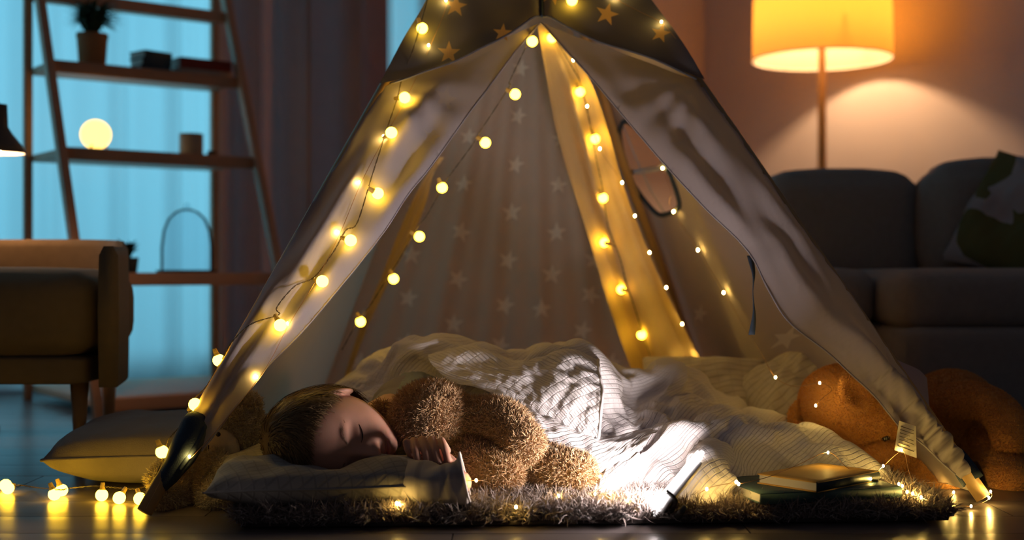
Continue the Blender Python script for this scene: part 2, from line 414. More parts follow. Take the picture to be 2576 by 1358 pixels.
# ------------------------------------------------------------------ ladder shelf by the window
S0 = Vector((-1.420, 3.730, 0)); SL = 0.583; K = 1.27
def sh(a, s, z): return S0 + U * a + N * s + UP * z        # a along, s towards the room, z up
def front_s(z): return 0.610 - 0.4265 * z
shelf = thing('ladder_shelf', sh(SL / 2, 0.3, 0), 'wooden ladder shelf with slanted front legs by the blue curtain', 'shelf')
for a in (0.0, SL):
    obj('post', bbox(sh(a, 0, 0.85), (0.024, 0.024, 1.70), RU), M['shelf_wood'], shelf)
    b0, b1 = sh(a, front_s(0), 0), sh(a, front_s(1.38), 1.38); ax = (b1 - b0).normalized()
    obj('leg', bbox((b0 + b1) / 2, (0.024, 0.033, (b1 - b0).length), rot_axes(U, ax.cross(U), ax), 0.003), M['shelf_wood'], shelf)
SHZ = [0.045, 0.370, 0.717, 0.971, 1.187]
for z in SHZ:
    s1 = front_s(z) - 0.016
    obj('shelf_board', bbox(sh(SL / 2, s1 / 2 + 0.004, z - 0.011), (SL - 0.015, s1, 0.022), RU), M['shelf_wood'], shelf)
    obj('rail', bbox(sh(SL / 2, s1 + 0.010, z - 0.015), (SL, 0.013, 0.036), RU), M['shelf_wood'], shelf)

M['terracotta'] = mat('terracotta', (0.42, 0.20, 0.09), 0.8, 0.15, 20, 0.2)
M['leaf'] = mat('dark_leaf', (0.04, 0.075, 0.035), 0.55, 0.3, 30, 0.1)
M['soil'] = mat('soil', (0.04, 0.03, 0.02), 0.95, 0.3, 60, 0.6)
def on_shelf(px, z, frac=0.55):
    """point on a shelf of height z seen at pixel column px"""
    s = front_s(z) * frac; q = S0 + N * s; k = (px - 1288) / F
    a = (k * q.y - q.x) / (U.x - k * U.y)
    return q + U * a + UP * z
def leafy(n, c, R, hgt, w, seed, upright=0.6):
    rs = np.random.default_rng(seed); v, f = [], []
    for i in range(n):
        an = rs.uniform(0, 6.28); r = rs.uniform(0.4, 1) * R; hh = hgt * rs.uniform(0.5, 1)
        d = Vector((math.cos(an), math.sin(an), 0)); sd = Vector((-d.y, d.x, 0)) * w * rs.uniform(0.7, 1.3)
        b = c + d * 0.006; m_ = c + d * r * 0.45 + UP * hh * 0.75; t = c + d * r + UP * hh * rs.uniform(upright, 1.05)
        k = len(v); v += [b - sd * .5, b + sd * .5, m_ + sd, m_ - sd + UP * w * .3, t]; f += [(k, k + 1, k + 2, k + 3), (k + 3, k + 2, k + 4)]
    return v, f
def KS(pr): return [(r * K, z * K) for r, z in pr]
b = on_shelf(232, SHZ[3]); pt = thing('potted_plant', b, 'spiky green plant in terracotta pot on the upper shelf', 'potted plant')
obj('pot', lathe(KS([(0.0, 0), (0.026, 0), (0.030, 0.003), (0.0345, 0.068), (0.036, 0.070), (0.036, 0.080), (0.032, 0.080), (0.031, 0.07), (0, 0.07)]), b), M['terracotta'], pt)
obj('soil', ellipsoid(b + UP * 0.09, (0.039, 0.039, 0.005)), M['soil'], pt)
obj('foliage', leafy(320, b + UP * 0.088, 0.098, 0.125, 0.0045, 1, 0.35), M['leaf'], pt)
b = on_shelf(318, SHZ[1], 0.6); pt = thing('potted_plant', b, 'small dark succulent in a pot on the low shelf beside the glass jar', 'potted plant')
obj('pot', lathe(KS([(0.0, 0), (0.020, 0), (0.023, 0.003), (0.027, 0.036), (0.024, 0.036), (0.023, 0.03), (0, 0.03)]), b), mat('dark_pot', (0.05, 0.055, 0.05), 0.6), pt)
obj('foliage', leafy(90, b + UP * 0.038, 0.044, 0.060, 0.009, 2, 0.7), M['leaf'], pt)
def book(name, c, size, rz, cover, label, pages=None, group=None, spine=None, parent=None, tilt=None):
    """closed book lying flat: x spine-to-fore-edge, y height"""
    w, l, t = size; R = Matrix.Rotation(rz, 3, 'Z'); c = Vector(c)
    th = thing(name, c, label, 'book', group)
    ct = min(0.0022, t * 0.18)
    obj('front_cover', bbox(c + UP * (t - ct / 2), (w, l, ct), R, 0.0008), cover, th)
    obj('back_cover', bbox(c + UP * (ct / 2), (w, l, ct), R, 0.0008), cover, th)
    n = 8; pv = []
    for i in range(n + 1):
        a = -math.pi / 2 + math.pi * i / n
        for y in (-l / 2, l / 2): pv.append(c + R @ Vector((-w / 2 + 0.003 - 0.005 * math.cos(a), y, t / 2 + t / 2 * math.sin(a))))
    pf = [(2 * i, 2 * i + 1, 2 * i + 3, 2 * i + 2) for i in range(n)] + [tuple(range(0, 2 * n + 2, 2)), tuple(range(1, 2 * n + 2, 2))[::-1]]
    obj('spine', (pv, pf), spine or cover, th)
    obj('pages', box(c + R @ Vector((0.0, 0, t / 2)), (w - 0.006, l - 0.006, t - 2 * ct), R), pages or M['paper'], th, False)
    return th
def paper_mat():
    m, nt, out = newmat('paper'); b = node(nt, 'ShaderNodeBsdfPrincipled'); tc = node(nt, 'ShaderNodeTexCoord'); w = node(nt, 'ShaderNodeTexWave', bands_direction='Z')
    w.inputs['Scale'].default_value = 420; w.inputs['Distortion'].default_value = 1.2; nt.links.new(tc.outputs['Object'], w.inputs['Vector'])
    mx = node(nt, 'ShaderNodeMix', data_type='RGBA'); mx.inputs['A'].default_value = (0.5, 0.46, 0.42, 1); mx.inputs['B'].default_value = (0.72, 0.68, 0.64, 1)
    nt.links.new(w.outputs['Fac'], mx.inputs['Factor']); nt.links.new(mx.outputs['Result'], b.inputs['Base Color']); b.inputs['Roughness'].default_value = 0.9
    nt.links.new(b.outputs[0], out.inputs[0]); return m
M['paper'] = paper_mat()
az = math.atan2(U.y, U.x)
b = on_shelf(425, SHZ[3], 0.5); zz = 0
for k, (t, w, l, c, px, lab) in enumerate([(0.022, 0.10, 0.17, (0.5, 0.38, 0.3), 502, 'pale cover book at the bottom of the stack on the upper shelf'), (0.033, 0.10, 0.165, (0.30, 0.045, 0.03), 502, 'dark red book on top of the pale book on the upper shelf')]):
    q = on_shelf(px, SHZ[3], 0.55)
    book('book', q + UP * zz, (w, l, t), az + math.pi / 2 * 1, mat('cover_%d' % k, c, 0.6), lab, group='books on the upper shelf'); zz += t
q = on_shelf(378, SHZ[3], 0.5)
for k in range(3):
    book('book', q + UP * 0.022 * k, (0.09, 0.092, 0.022), az + math.pi / 2 + 0.1 * k, mat('blue_cover_%d' % k, (0.05 + 0.02 * k, 0.075 + 0.02 * k, 0.10 + .01 * k), 0.6),
         ['dark blue book lowest in the small stack beside the terracotta pot', 'slate book in the middle of the small stack beside the terracotta pot', 'grey-blue book topmost in the small stack beside the terracotta pot'][k], group='books on the upper shelf')
# glowing globe lamp, cup, little box
b = on_shelf(241, SHZ[2], 0.6); gl_ = thing('globe_lamp', b, 'glowing round moon lamp on small wooden stand on the middle shelf', 'lamp')
obj('globe', ellipsoid(b + UP * 0.053, (0.0425, 0.0425, 0.0425)), glow('moon_glow', (1.0, 0.60, 0.13), 3.4), gl_)
for k in range(3):
    a = 2.1 * k + 0.4; d = Vector((math.cos(a), math.sin(a), 0))
    obj('leg', sweep([b + d * 0.038 + UP * 0.003, b + d * 0.022 + UP * 0.026], 0.0032, 6), M['leg_wood'], gl_)
b = on_shelf(481, SHZ[2], 0.6); mg = thing('candle_jar', b, 'pale ribbed candle jar on the middle shelf', 'candle')
rib = []
obj('jar', lathe(KS([(0, 0), (0.025, 0), (0.028, 0.004), (0.028, 0.058), (0.025, 0.058), (0.025, 0.03), (0, 0.03)]), b), mat('jar_glaze', (0.45, 0.34, 0.24), 0.4), mg)
obj('wax', lathe(KS([(0, 0.044), (0.0245, 0.044), (0.0245, 0.03)]), b), mat('wax', (0.6, 0.5, 0.35), 0.5), mg)
b = on_shelf(533, SHZ[2], 0.6); tb = thing('tea_light', b, 'tiny dark tea light cup beside the candle jar', 'candle')
obj('cup', lathe(KS([(0, 0), (0.009, 0), (0.012, 0.02), (0.010, 0.02), (0.008, 0.012), (0, 0.012)]), b), mat('dark_cup', (0.06, 0.05, 0.03), 0.4), tb)
obj('wick', sweep([b + UP * 0.015, b + UP * 0.023], 0.0013, 5), M['wire'], tb)
b = on_shelf(470, SHZ[1], 0.5); cj = thing('glass_cloche', b, 'clear glass bell jar on a dark tray on the low shelf', 'glass jar')
gm2, nt, out = newmat('thin_glass')
tr = node(nt, 'ShaderNodeBsdfTransparent'); tr.inputs[0].default_value = (0.9, 0.93, 0.95, 1); gl = node(nt, 'ShaderNodeBsdfGlossy'); gl.inputs['Roughness'].default_value = 0.05
lw = node(nt, 'ShaderNodeLayerWeight'); lw.inputs['Blend'].default_value = 0.10; x = node(nt, 'ShaderNodeMixShader')
nt.links.new(lw.outputs['Fresnel'], x.inputs[0]); nt.links.new(tr.outputs[0], x.inputs[1]); nt.links.new(gl.outputs[0], x.inputs[2]); nt.links.new(x.outputs[0], out.inputs[0])
obj('bell', lathe(KS([(0.060, 0.008), (0.060, 0.06), (0.055, 0.10), (0.044, 0.128), (0.028, 0.144), (0.012, 0.151), (0.0, 0.152)]), b), gm2, cj)
obj('knob', ellipsoid(b + UP * 0.199, (0.009, 0.009, 0.009)), gm2, cj)
obj('tray', lathe(KS([(0, 0), (0.066, 0), (0.070, 0.004), (0.070, 0.008), (0, 0.008)]), b), mat('tray', (0.06, 0.045, 0.035), 0.5), cj)

# ------------------------------------------------------------------ sofa, throw pillow, floor lamp
M['sofa'] = mat('sofa_fabric', (0.27, 0.26, 0.25), 0.95, 0.15, 60, 0.4, 700, sheen=0.15)
sofa = thing('sofa', (1.0, 3.1, 0), 'dark grey fabric sofa beside the floor lamp', 'sofa')
RZ = lambda a: Matrix.Rotation(math.radians(a), 3, 'Z')
obj('frame', rbox((1.07, 3.18, 0.16), (0.78, 0.62, 0.20), 0.02, RZ(0)), M['sofa'], sofa)
obj('seat_cushion', rbox((0.745, 3.16, 0.315), (0.15, 0.64, 0.13), 0.04, RZ(0), 0.008), M['sofa'], sofa)
obj('seat_cushion', rbox((1.13, 3.08, 0.315), (0.62, 0.80, 0.13), 0.045, RZ(0), 0.006), M['sofa'], sofa)
obj('chaise_base', rbox((1.13, 3.00, 0.155), (0.62, 0.70, 0.21), 0.025, RZ(0)), M['sofa'], sofa)
obj('back_cushion', rbox((0.875, 3.42, 0.485), (0.41, 0.15, 0.30), 0.055, RZ(0), 0.02), M['sofa'], sofa)
obj('back_cushion', rbox((1.30, 3.36, 0.500), (0.43, 0.17, 0.31), 0.065, RZ(-4), 0.025), M['sofa'], sofa)
obj('back_frame', rbox((1.07, 3.515, 0.33), (0.82, 0.06, 0.5), 0.02, RZ(0)), M['sofa'], sofa)
for x_, y_ in ((0.72, 2.92), (0.72, 3.46), (1.38, 2.72), (1.38, 3.42), (0.88, 2.72)):
    obj('leg', lathe([(0, 0), (0.012, 0), (0.018, 0.06), (0, 0.06)], (x_, y_, 0), 12), M['leg_wood'], sofa)
def print_pillow_mat():
    m, nt, out = newmat('leaf_print_cotton'); b = node(nt, 'ShaderNodeBsdfPrincipled'); tc = node(nt, 'ShaderNodeTexCoord')
    vo = node(nt, 'ShaderNodeTexVoronoi'); vo.inputs['Scale'].default_value = 7.5; nt.links.new(tc.outputs['Object'], vo.inputs['Vector'])
    cr = node(nt, 'ShaderNodeValToRGB'); cr.color_ramp.interpolation = 'CONSTANT'
    cr.color_ramp.elements[0].color = (0.34, 0.29, 0.30, 1); cr.color_ramp.elements[1].position = 0.55; cr.color_ramp.elements[1].color = (0.11, 0.095, 0.025, 1)
    nt.links.new(vo.outputs['Color'], cr.inputs[0]); nt.links.new(cr.outputs[0], b.inputs['Base Color']); b.inputs['Roughness'].default_value = 0.9
    nt.links.new(b.outputs[0], out.inputs[0]); return m
tp = thing('throw_pillow', P(2500, 680, 3.1), 'grey throw pillow with olive leaf print leaning on the sofa', 'pillow')
ax_ = Vector((0.50, 0.12, 0.86)).normalized(); nn_ = Vector((-0.72, -0.68, 0.30)); nn_ = (nn_ - ax_ * nn_.dot(ax_)).normalized()
obj('cover', pillow(P(2572, 545, 3.16), 0.33, 0.30, 0.11, rot_axes(ax_, nn_.cross(ax_), nn_), 24, seed=4), print_pillow_mat(), tp)

LX, LY = 1.176, 4.826
lamp = thing('floor_lamp', (LX, LY, 0), 'lit floor lamp with yellow drum shade and wooden pole behind the sofa', 'lamp')
def shade_mat():
    m, nt, out = newmat('drum_shade'); d = node(nt, 'ShaderNodeBsdfDiffuse'); d.inputs[0].default_value = (0.75, 0.62, 0.48, 1)
    t = node(nt, 'ShaderNodeBsdfTranslucent'); t.inputs[0].default_value = (0.50, 0.26, 0.042, 1); x = node(nt, 'ShaderNodeMixShader'); x.inputs[0].default_value = 0.45
    nt.links.new(d.outputs[0], x.inputs[1]); nt.links.new(t.outputs[0], x.inputs[2]); nt.links.new(x.outputs[0], out.inputs[0]); return m
SB = 1.178; SR = 0.260
obj('shade', lathe([(SR - 0.010, SB + 0.36), (SR - 0.003, SB + 0.18), (SR, SB)], (LX, LY, 0), 64), shade_mat(), lamp)
obj('shade_rim', sweep([Vector((LX + SR * math.cos(a), LY + SR * math.sin(a), SB)) for a in np.linspace(0, 2 * math.pi, 65)], 0.0028, 6, False), M['white_trim'], lamp)
obj('bulb', ellipsoid((LX, LY, SB + 0.184), (0.038, 0.038, 0.045)), glow('lamp_bulb', (1.0, 0.56, 0.25), 400.0), lamp)
obj('socket', lathe([(0.0, 0.085), (0.018, 0.085), (0.018, 0.14), (0, 0.14)], (LX, LY, SB), 14), M['wire'], lamp)
obj('pole', lathe([(0.022, 0.02), (0.017, 0.6), (0.0145, SB + 0.09)], (LX, LY, 0), 18), mat('lamp_wood', (0.50, 0.28, 0.10), 0.5), lamp)
obj('base', lathe([(0, 0), (0.16, 0), (0.16, 0.018), (0.15, 0.025), (0, 0.027)], (LX, LY, 0), 32), M['leg_wood'], lamp)
for k in range(3):
    a = 0.6 + 2.094 * k; obj('spider_arm', sweep([(LX, LY, SB + 0.08), (LX + (SR - 0.002) * math.cos(a), LY + (SR - 0.002) * math.sin(a), SB + 0.12)], 0.0022, 5), M['wire'], lamp)

# ------------------------------------------------------------------ armchair with reading lamp at the window
M['chair'] = mat('olive_chair_fabric', (0.21, 0.155, 0.09), 0.9, 0.12, 50, 0.35, 600, sheen=0.1)
ch = thing('armchair', (-1.03, 2.66, 0), 'brown tub armchair with thick seat cushion on tapered wooden legs', 'armchair')
# a tub shell bent round the seat
cx_, cy_ = -1.06, 2.60
path = [(-1.345, 2.44), (-1.35, 2.64), (-1.33, 2.80), (-1.24, 2.885), (-1.06, 2.91), (-0.93, 2.87), (-0.865, 2.79), (-0.815, 2.64), (-0.775, 2.44)]
cp = catmull([Vector((a, b, 0)) for a, b in path], 60); v, f = [], []
for i, q in enumerate(cp):
    t = cp[min(i + 1, 59)] - cp[max(i - 1, 0)]; t /= np.linalg.norm(t); nn = np.array([-t[1], t[0], 0]); s = i / 59
    top = 0.432 + 0.006 * math.cos(2 * math.pi * (s - 0.5)) + 0.012 * (abs(s - 0.5) < 0.3)
    for dn, z in ((0.017, 0.155), (0.019, 0.30), (0.017, top - 0.018), (0.008, top), (-0.008, top), (-0.017, top - 0.018), (-0.019, 0.30), (-0.017, 0.155)):
        v.append(q + nn * dn + np.array([0, 0, z]))
f = [(i * 8 + k, (i + 1) * 8 + k, (i + 1) * 8 + (k + 1) % 8, i * 8 + (k + 1) % 8) for i in range(59) for k in range(8)] + [tuple(range(8)), tuple(59 * 8 + k for k in range(7, -1, -1))]
obj('back_shell', (v, f), M['chair'], ch)
obj('seat_base', rbox((-1.06, 2.595, 0.185), (0.47, 0.28, 0.055), 0.012), M['chair'], ch)
obj('seat_cushion', rbox((-1.06, 2.595, 0.297), (0.50, 0.33, 0.165), 0.05, None, 0.008), M['chair'], ch)
for x_, y_ in ((-0.85, 2.50), (-1.28, 2.50), (-1.235, 2.85), (-0.90, 2.84)):
    obj('leg', lathe([(0, 0), (0.0085, 0), (0.018, 0.16), (0, 0.16)], (x_, y_, 0), 14), M['leg_wood'], ch)
RLX, RLY = -1.155, 2.86
rl = thing('reading_lamp', (RLX - 0.12, RLY + 0.12, 0), 'dark metal reading lamp with lit bell shade above the armchair', 'lamp')
M['dark_metal'] = mat('dark_metal', (0.035, 0.03, 0.025), 0.4, 0.05, 20, 0, spec=0.5, metal=0.6)
z0 = 0.642
obj('shade', lathe([(0.0, 0.110), (0.019, 0.110), (0.021, 0.06), (0.030, 0.045), (0.050, 0.020), (0.060, 0.0), (0.058, 0.0), (0.048, 0.018), (0.028, 0.042), (0.0, 0.05)], (RLX, RLY, z0), 32), mat('lamp_shade_metal', (0.10, 0.085, 0.07), 0.45, 0.05, 20, 0, spec=0.4), rl)
obj('reflector', lathe([(0.0565, 0.0005), (0.047, 0.0165), (0.027, 0.040), (0.0, 0.047)], (RLX, RLY, z0), 32), M['white_trim'], rl)
obj('bulb', ellipsoid((RLX, RLY, z0 + 0.022), (0.018, 0.018, 0.018)), glow('reading_bulb', (1.0, 0.52, 0.24), 190.0), rl)
obj('arm', sweep(catmull([Vector((RLX, RLY, z0 + 0.105)), Vector((RLX - 0.05, RLY + 0.05, z0 + 0.16)), Vector((RLX - 0.12, RLY + 0.12, z0 + 0.10)), Vector((RLX - 0.12, RLY + 0.12, 0.4)), Vector((RLX - 0.12, RLY + 0.12, 0.02))], 30), 0.006, 8), M['dark_metal'], rl)
obj('base', lathe([(0, 0), (0.07, 0), (0.07, 0.012), (0.05, 0.02), (0, 0.022)], (RLX - 0.12, RLY + 0.12, 0), 28), M['dark_metal'], rl)
# floor cushion
M['cushion'] = mat('grey_cushion', (0.25, 0.215, 0.195), 0.95, 0.1, 40, 0.4, 600, sheen=0.1)
fc = thing('floor_cushion', (-0.70, 2.40, 0), 'plump grey cushion lying on the floor beside the armchair leg', 'cushion')
obj('cover', pillow((-0.645, 2.36, 0.057), 0.36, 0.36, 0.114, RZ(8), 32, 0.10, 2, 0.002, 0.36), M['cushion'], fc)
cs = pillow((-0.645, 2.36, 0.057), 0.36, 0.36, 0.114, RZ(8), 32, 0.10, 2, 0.002, 0.36)[0]
ring = [cs[i] for i in range(33)] + [cs[33 * j + 32] for j in range(1, 33)] + [cs[33 * 32 + 32 - i] for i in range(1, 33)] + [cs[33 * (32 - j)] for j in range(1, 33)]
obj('piping', sweep(ring, 0.0028, 6, False), M['cushion'], fc)

# ------------------------------------------------------------------ the tent
FL = G(360, 1303); FR = G(2478, 1268); A = Vector((0.0334, 2.675, 1.292)); BL = Vector((-0.526, 3.40, 0)); BR = Vector((0.561, 3.40, 0))
def plane(a, b, c):
    n = (b - a).cross(c - a).normalized()
    if n.y > 0: n = -n                      # towards the camera side
    return a, n
def hit(pl, px, py):
    a, n = pl; r = Vector(((px - 1288) / F, 1, -(py - 679) / F)); o = Vector((0, 0, H))
    return o + r * ((a - o).dot(n) / r.dot(n))
PF = plane(FL, FR, A); PB = plane(BL, BR, A); PLw = plane(FL, BL, A); PRw = plane(FR, BR, A)
if PRw[1].x > 0: PRw = (PRw[0], -PRw[1])
if PLw[1].x < 0: PLw = (PLw[0], -PLw[1])
def interp(tab, y):
    ys = [t[1] for t in tab]; xs = [t[0] for t in tab]
    return float(np.interp(y, ys, xs))
def smooth_poly(pts, n):
    c = catmull([Vector((a, b, 0)) for a, b in pts], n); return [(float(q[0]), float(q[1])) for q in c]
def inside(poly, x, y):
    r = False; j = len(poly) - 1
    for i in range(len(poly)):
        xi, yi = poly[i]; xj, yj = poly[j]
        if (yi > y) != (yj > y) and x < (xj - xi) * (y - yi) / (yj - yi) + xi: r = not r
        j = i
    return r
def star_poly(cx, cy, R, rot=0.0, sx=1.0, shear=0.0):
    p = []
    for k in range(10):
        a = rot + math.pi * k / 5 - math.pi / 2; r = R if k % 2 == 0 else R * 0.40
        p.append((cx + sx * r * math.cos(a) + shear * r * math.sin(a), cy + r * math.sin(a)))
    return p
def panel(name, outline, mapfn, mat_, parent, step=14, stars=(), hole=None, smat='star'):
    """cloth panel cut in stars and window; every star is a piece of its own"""
    vs_, fs_ = [], []
    def add(poly, s):
        ids = []; poly = list(poly)
        if sum(poly[i - 1][0] * poly[i][1] - poly[i][0] * poly[i - 1][1] for i in range(len(poly))) < 0: poly.reverse()
        for i in range(len(poly)):
            a, b = poly[i], poly[(i + 1) % len(poly)]; L = math.hypot(b[0] - a[0], b[1] - a[1]); n = max(1, int(L / s))
            for k in range(n):
                ids.append(len(vs_)); vs_.append(Vector((a[0] + (b[0] - a[0]) * k / n, a[1] + (b[1] - a[1]) * k / n)))
        fs_.append(ids)
    add(outline, step)
    for s in stars: add(s, 8)
    if hole: add(hole, 8)
    xs = [p[0] for p in outline]; ys = [p[1] for p in outline]
    y = min(ys)
    while y < max(ys):
        x = min(xs) + (step / 2 if int(y / step) % 2 else 0)
        while x < max(xs):
            if inside(outline, x, y): vs_.append(Vector((x, y)))
            x += step
        y += step * 0.87
    ov, oe, of, o1, o2, o3 = geometry.delaunay_2d_cdt(vs_, [], fs_, 1, 1e-5)
    W = [mapfn(q.x, q.y) for q in ov]; ns = len(stars); hi = ns + 1 if hole else -1
    buckets = {}
    for face, ids in zip(of, o3):
        if hi in ids: continue
        k = next((i for i in ids if 1 <= i <= ns), 0)
        buckets.setdefault(k, []).append(face)
    res = None
    for k in sorted(buckets):
        used = sorted({i for f in buckets[k] for i in f}); mp = {i: j for j, i in enumerate(used)}
        vf = ([W[i] for i in used], [tuple(mp[i] for i in f) for f in buckets[k]])
        if k == 0: res = obj(name, vf, mat_, parent)
        else: obj('star', vf, M[smat], res)
    return res
tent = thing('play_tent', Vector(((FL.x + FR.x) / 2, 2.7, 0)), 'grey star-print play tent with flaps tied open on wooden poles', 'tent')
for a in (FL, FR, BL, BR):
    d = (A - a).normalized()
    b0 = a + d * 0.004 + UP * 0.006
    if a.y > 3: b0 = b0 + Vector((-0.03, 0.03, 0) if a.x < 0 else (-0.02, 0.06, 0))
    obj('pole', sweep([b0, (b0 + A) / 2 + (Vector((-0.012 if a.x < 0 else -0.02, 0.03, 0)) if a.y > 3 else Vector()), A + d * 0.16], 0.0125, 16, False), M['pole_wood'], tent)
# --- profile curves in the picture
LO = [(1105, -20), (990, 200), (954, 262), (909, 334), (865, 407), (792, 519), (725, 631), (664, 766), (594, 860), (529, 966), (476, 1048), (435, 1124), (412, 1180), (404, 1212)]
PLX = lambda y: 360 + (1328 - 360) * (1303 - y) / 1715.0
PRX = lambda y: 2478 - (2478 - 1328) * (1268 - y) / 1680.0
LO = [(PLX(y) - 17 - 8 * (y > 500), y) for y in (-20, 120, 239, 334, 407, 519, 631, 766, 860, 966, 1048, 1100)] + [(438, 1134)]
LI = [(1358, 58), (1292, 136), (1231, 219), (1169, 301), (1086, 417), (1024, 495), (960, 592), (848, 732), (753, 843), (680, 916), (647, 960), (588, 1030), (535, 1100), (508, 1134)]
RO = [(PRX(y) + 14, y) for y in (-20, 0, 223, 330, 430, 520, 600, 740, 860, 980, 1080, 1150, 1190)] + [(2436, 1206)]
RI = [(1362, 58), (1416, 120), (1480, 190), (1551, 274), (1668, 411), (1772, 524), (1880, 632), (1935, 735), (1985, 812), (2081, 887), (2137, 939), (2200, 998), (2263, 1074), (2315, 1113), (2370, 1165), (2418, 1206)]
HL = [(1358, 58), (1292, 99), (1210, 144), (1127, 181), (1045, 219), (983, 239)]
HR = [(1362, 58), (1416, 87), (1499, 124), (1581, 157), (1664, 190), (1742, 223)]
HXS = [q[0] for q in HL[::-1]] + [q[0] for q in HR]; HYS = [q[1] for q in HL[::-1]] + [q[1] for q in HR]
def flap_map(O, I, sgn, seed):
    def f(px, py):
        xo, xi = interp(O, py), interp(I, py)
        v = (px - xo) / (xi - xo + 1e-6); v = max(0.0, min(1.0, v))
        w = abs(xi - xo) / 300.0
        ang = math.atan2(abs(px - (1360 - sgn * 60)), py + 60)
        b = 0.030 * math.sin(math.pi * min(1, v * 0.95 + 0.03)) * min(1.0, 0.35 + w)
        b += 0.011 * min(1, w * 1.4) * math.sin(v * 11 + py * 0.006 + seed) * math.sin(math.pi * v) ** 0.5
        b += 0.0055 * math.sin(v * 19 - py * 0.011 + 2 * seed) * math.sin(math.pi * v)
        b += 0.0025 * math.sin(px * 0.021 + py * 0.034 + seed)  * math.sin(math.pi * v)
        tx = 985 if sgn < 0 else 1742; fa = math.atan2(py - 205, abs(px - tx) + 20)
        b += 0.0058 * math.sin(fa * 13 + seed) * math.exp(-max(0, py - 205) / 330.0) * math.sin(math.pi * v) ** 0.7
        if sgn > 0:       # the right flap is doubled over along a ridge
            q = (py - 560) / 420.0
            if q > 0: b += min(1.0, q) * (0.030 * math.exp(-((v - 0.50) / 0.17) ** 2) - 0.024 * math.exp(-((v - 0.74) / 0.085) ** 2))
        hy = float(np.interp(px, HXS, HYS)); b *= 0.1 + 0.9 * min(1.0, max(0.0, (py - hy) / 110.0))
        q = hit(PF, px, py)
        p = q + PF[1] * b
        p += PF[1] * (0.014 * (1 - v) ** 2 - 0.030 * max(0.0, 1 - v * abs(xi - xo) / 12.0) ** 2)        # over the pole and round it
        return p
    return f
fl_outline = smooth_poly(LO[2:], 60) + smooth_poly(LI, 60)[::-1]
fl = panel('tied_flap', fl_outline, flap_map(LO, LI, -1, 0.4), M['tent'], tent, 11, [star_poly(1120, 258, 30, 0.2), star_poly(1085, 350, 24, 0.3)], None, 'flap_star')
fr_outline = smooth_poly(RO[2:], 60) + smooth_poly(RI, 70)[::-1]
fr = panel('tied_flap', fr_outline, flap_map(RO, RI, 1, 1.7), M['tent'], tent, 11)
def top_map(px, py):
    q = hit(PF, px, py); k = max(0.0, min(1.0, (py + 60) / 240.0))
    b = 0.012 * k + 0.006 * k * math.sin(px * 0.019 + py * 0.008) + 0.003 * math.sin(px * 0.035 - py * 0.02)
    e = abs(px - 1360); b -= 0.014 * math.exp(-(e / 10.0) ** 2) * (py < 75)
    return q + PF[1] * (b + 0.020)
ap = (1330, -400)
top_outline = [(1352, -405), (1304, -405), (PLX(-20) - 14, -20), (PLX(239) - 5, 239)] + HL[::-1][1:] + HR[1:-1] + [(PRX(223) + 2, 223), (PRX(-20) + 12, -20)]
top_stars = [star_poly(1145, 38, 30, 0.1), star_poly(1128, 153, 30, 0.02), star_poly(1262, 103, 26, 0.12), star_poly(1390, 4, 30, 0.5), star_poly(1522, 57, 31, 0.25), star_poly(1655, 108, 26, 0.3), star_poly(1276, -16, 30, 0.2),
             star_poly(1210, -70, 30, 0.1), star_poly(1480, -80, 30, 0.3), star_poly(1330, -140, 28, 0.0), star_poly(1420, -210, 26, 0.4), star_poly(1270, -240, 26, 0.3)]
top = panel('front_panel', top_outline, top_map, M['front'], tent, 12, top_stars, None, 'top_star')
def corner_map(px, py):
    return hit(PF, px, py) - PF[1] * (0.030 - 0.006 * math.sin(px * 0.03 + py * 0.02)) + Vector((0, 0.0004 * max(0, px - 2180), 0))
panel('wall_corner', [(2150, 780), (2200, 832), (2290, 885), (2360, 925), (2386, 946), (2398, 1000), (2412, 1085), (2430, 1160), (2436, 1195), (2380, 1130), (2280, 990)], corner_map, M['tent'], tent, 12)
obj('seam', sweep([top_map(1360, y) + PF[1] * 0.004 for y in (-380, -200, -60, 0, 30, 56)], 0.0045, 8), M['navy_cloth'], tent)
for hem in (HL, HR):
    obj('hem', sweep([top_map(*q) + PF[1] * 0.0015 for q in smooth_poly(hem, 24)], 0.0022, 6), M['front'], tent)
# --- walls
def back_map(px, py):
    th = (px - 1344) / (py + 412.0); k = min(1.0, max(0.0, (py - 50) / 500.0)); r = (py + 412)
    b = 0.007 * k * math.sin(th * 26 + 0.5) + 0.0035 * k * math.sin(th * 61 + 1.2) + 0.004 * math.sin(th * 120)
    return hit(PB, px, py) - PB[1] * b
bx = lambda p: ((p.x) / p.y * F + 1288, 679 - (p.z - H) / p.y * F)
ax, ay = bx(A); blx, bly = bx(BL); brx, bry = bx(BR); flx, fly = bx(FL); frx, fry = bx(FR)
SB_ = [(1310, 172), (1303, 290), (1297, 412), (1287, 530), (1278, 650), (1270, 763), (1258, 864), (1178, 345), (1166, 467), (1159, 587), (1152, 703), (1141, 815), (1190, 225), (1035, 640), (1027, 747), (1020, 862), (905, 905), (1045, 530), (1130, 925), (915, 800),
       (1405, 467), (1400, 587), (1388, 692), (1362, 782), (1485, 742), (1465, 832), (1535, 905), (1412, 350), (1420, 235), (1372, 905), (1495, 650)]
RB = [(ax + 8, ay + 10), (1400, -40), (1448, 100), (1490, 220), (1525, 340), (1560, 440), (1605, 560), (1660, 690), (1725, 830), (brx, bry)]
bo = [(ax - 8, ay + 10), (blx, bly)] + RB[::-1]
bs = [star_poly(x, y, 24 + 3 * (y > 500), 0.12 + 0.2 * math.sin(x), 1.0, -0.08) for x, y in SB_ if inside(bo, x - 34, y + 20) and inside(bo, x + 34, y - 34)]
panel('back_wall', bo, back_map, M['tent_in'], tent, 14, bs)
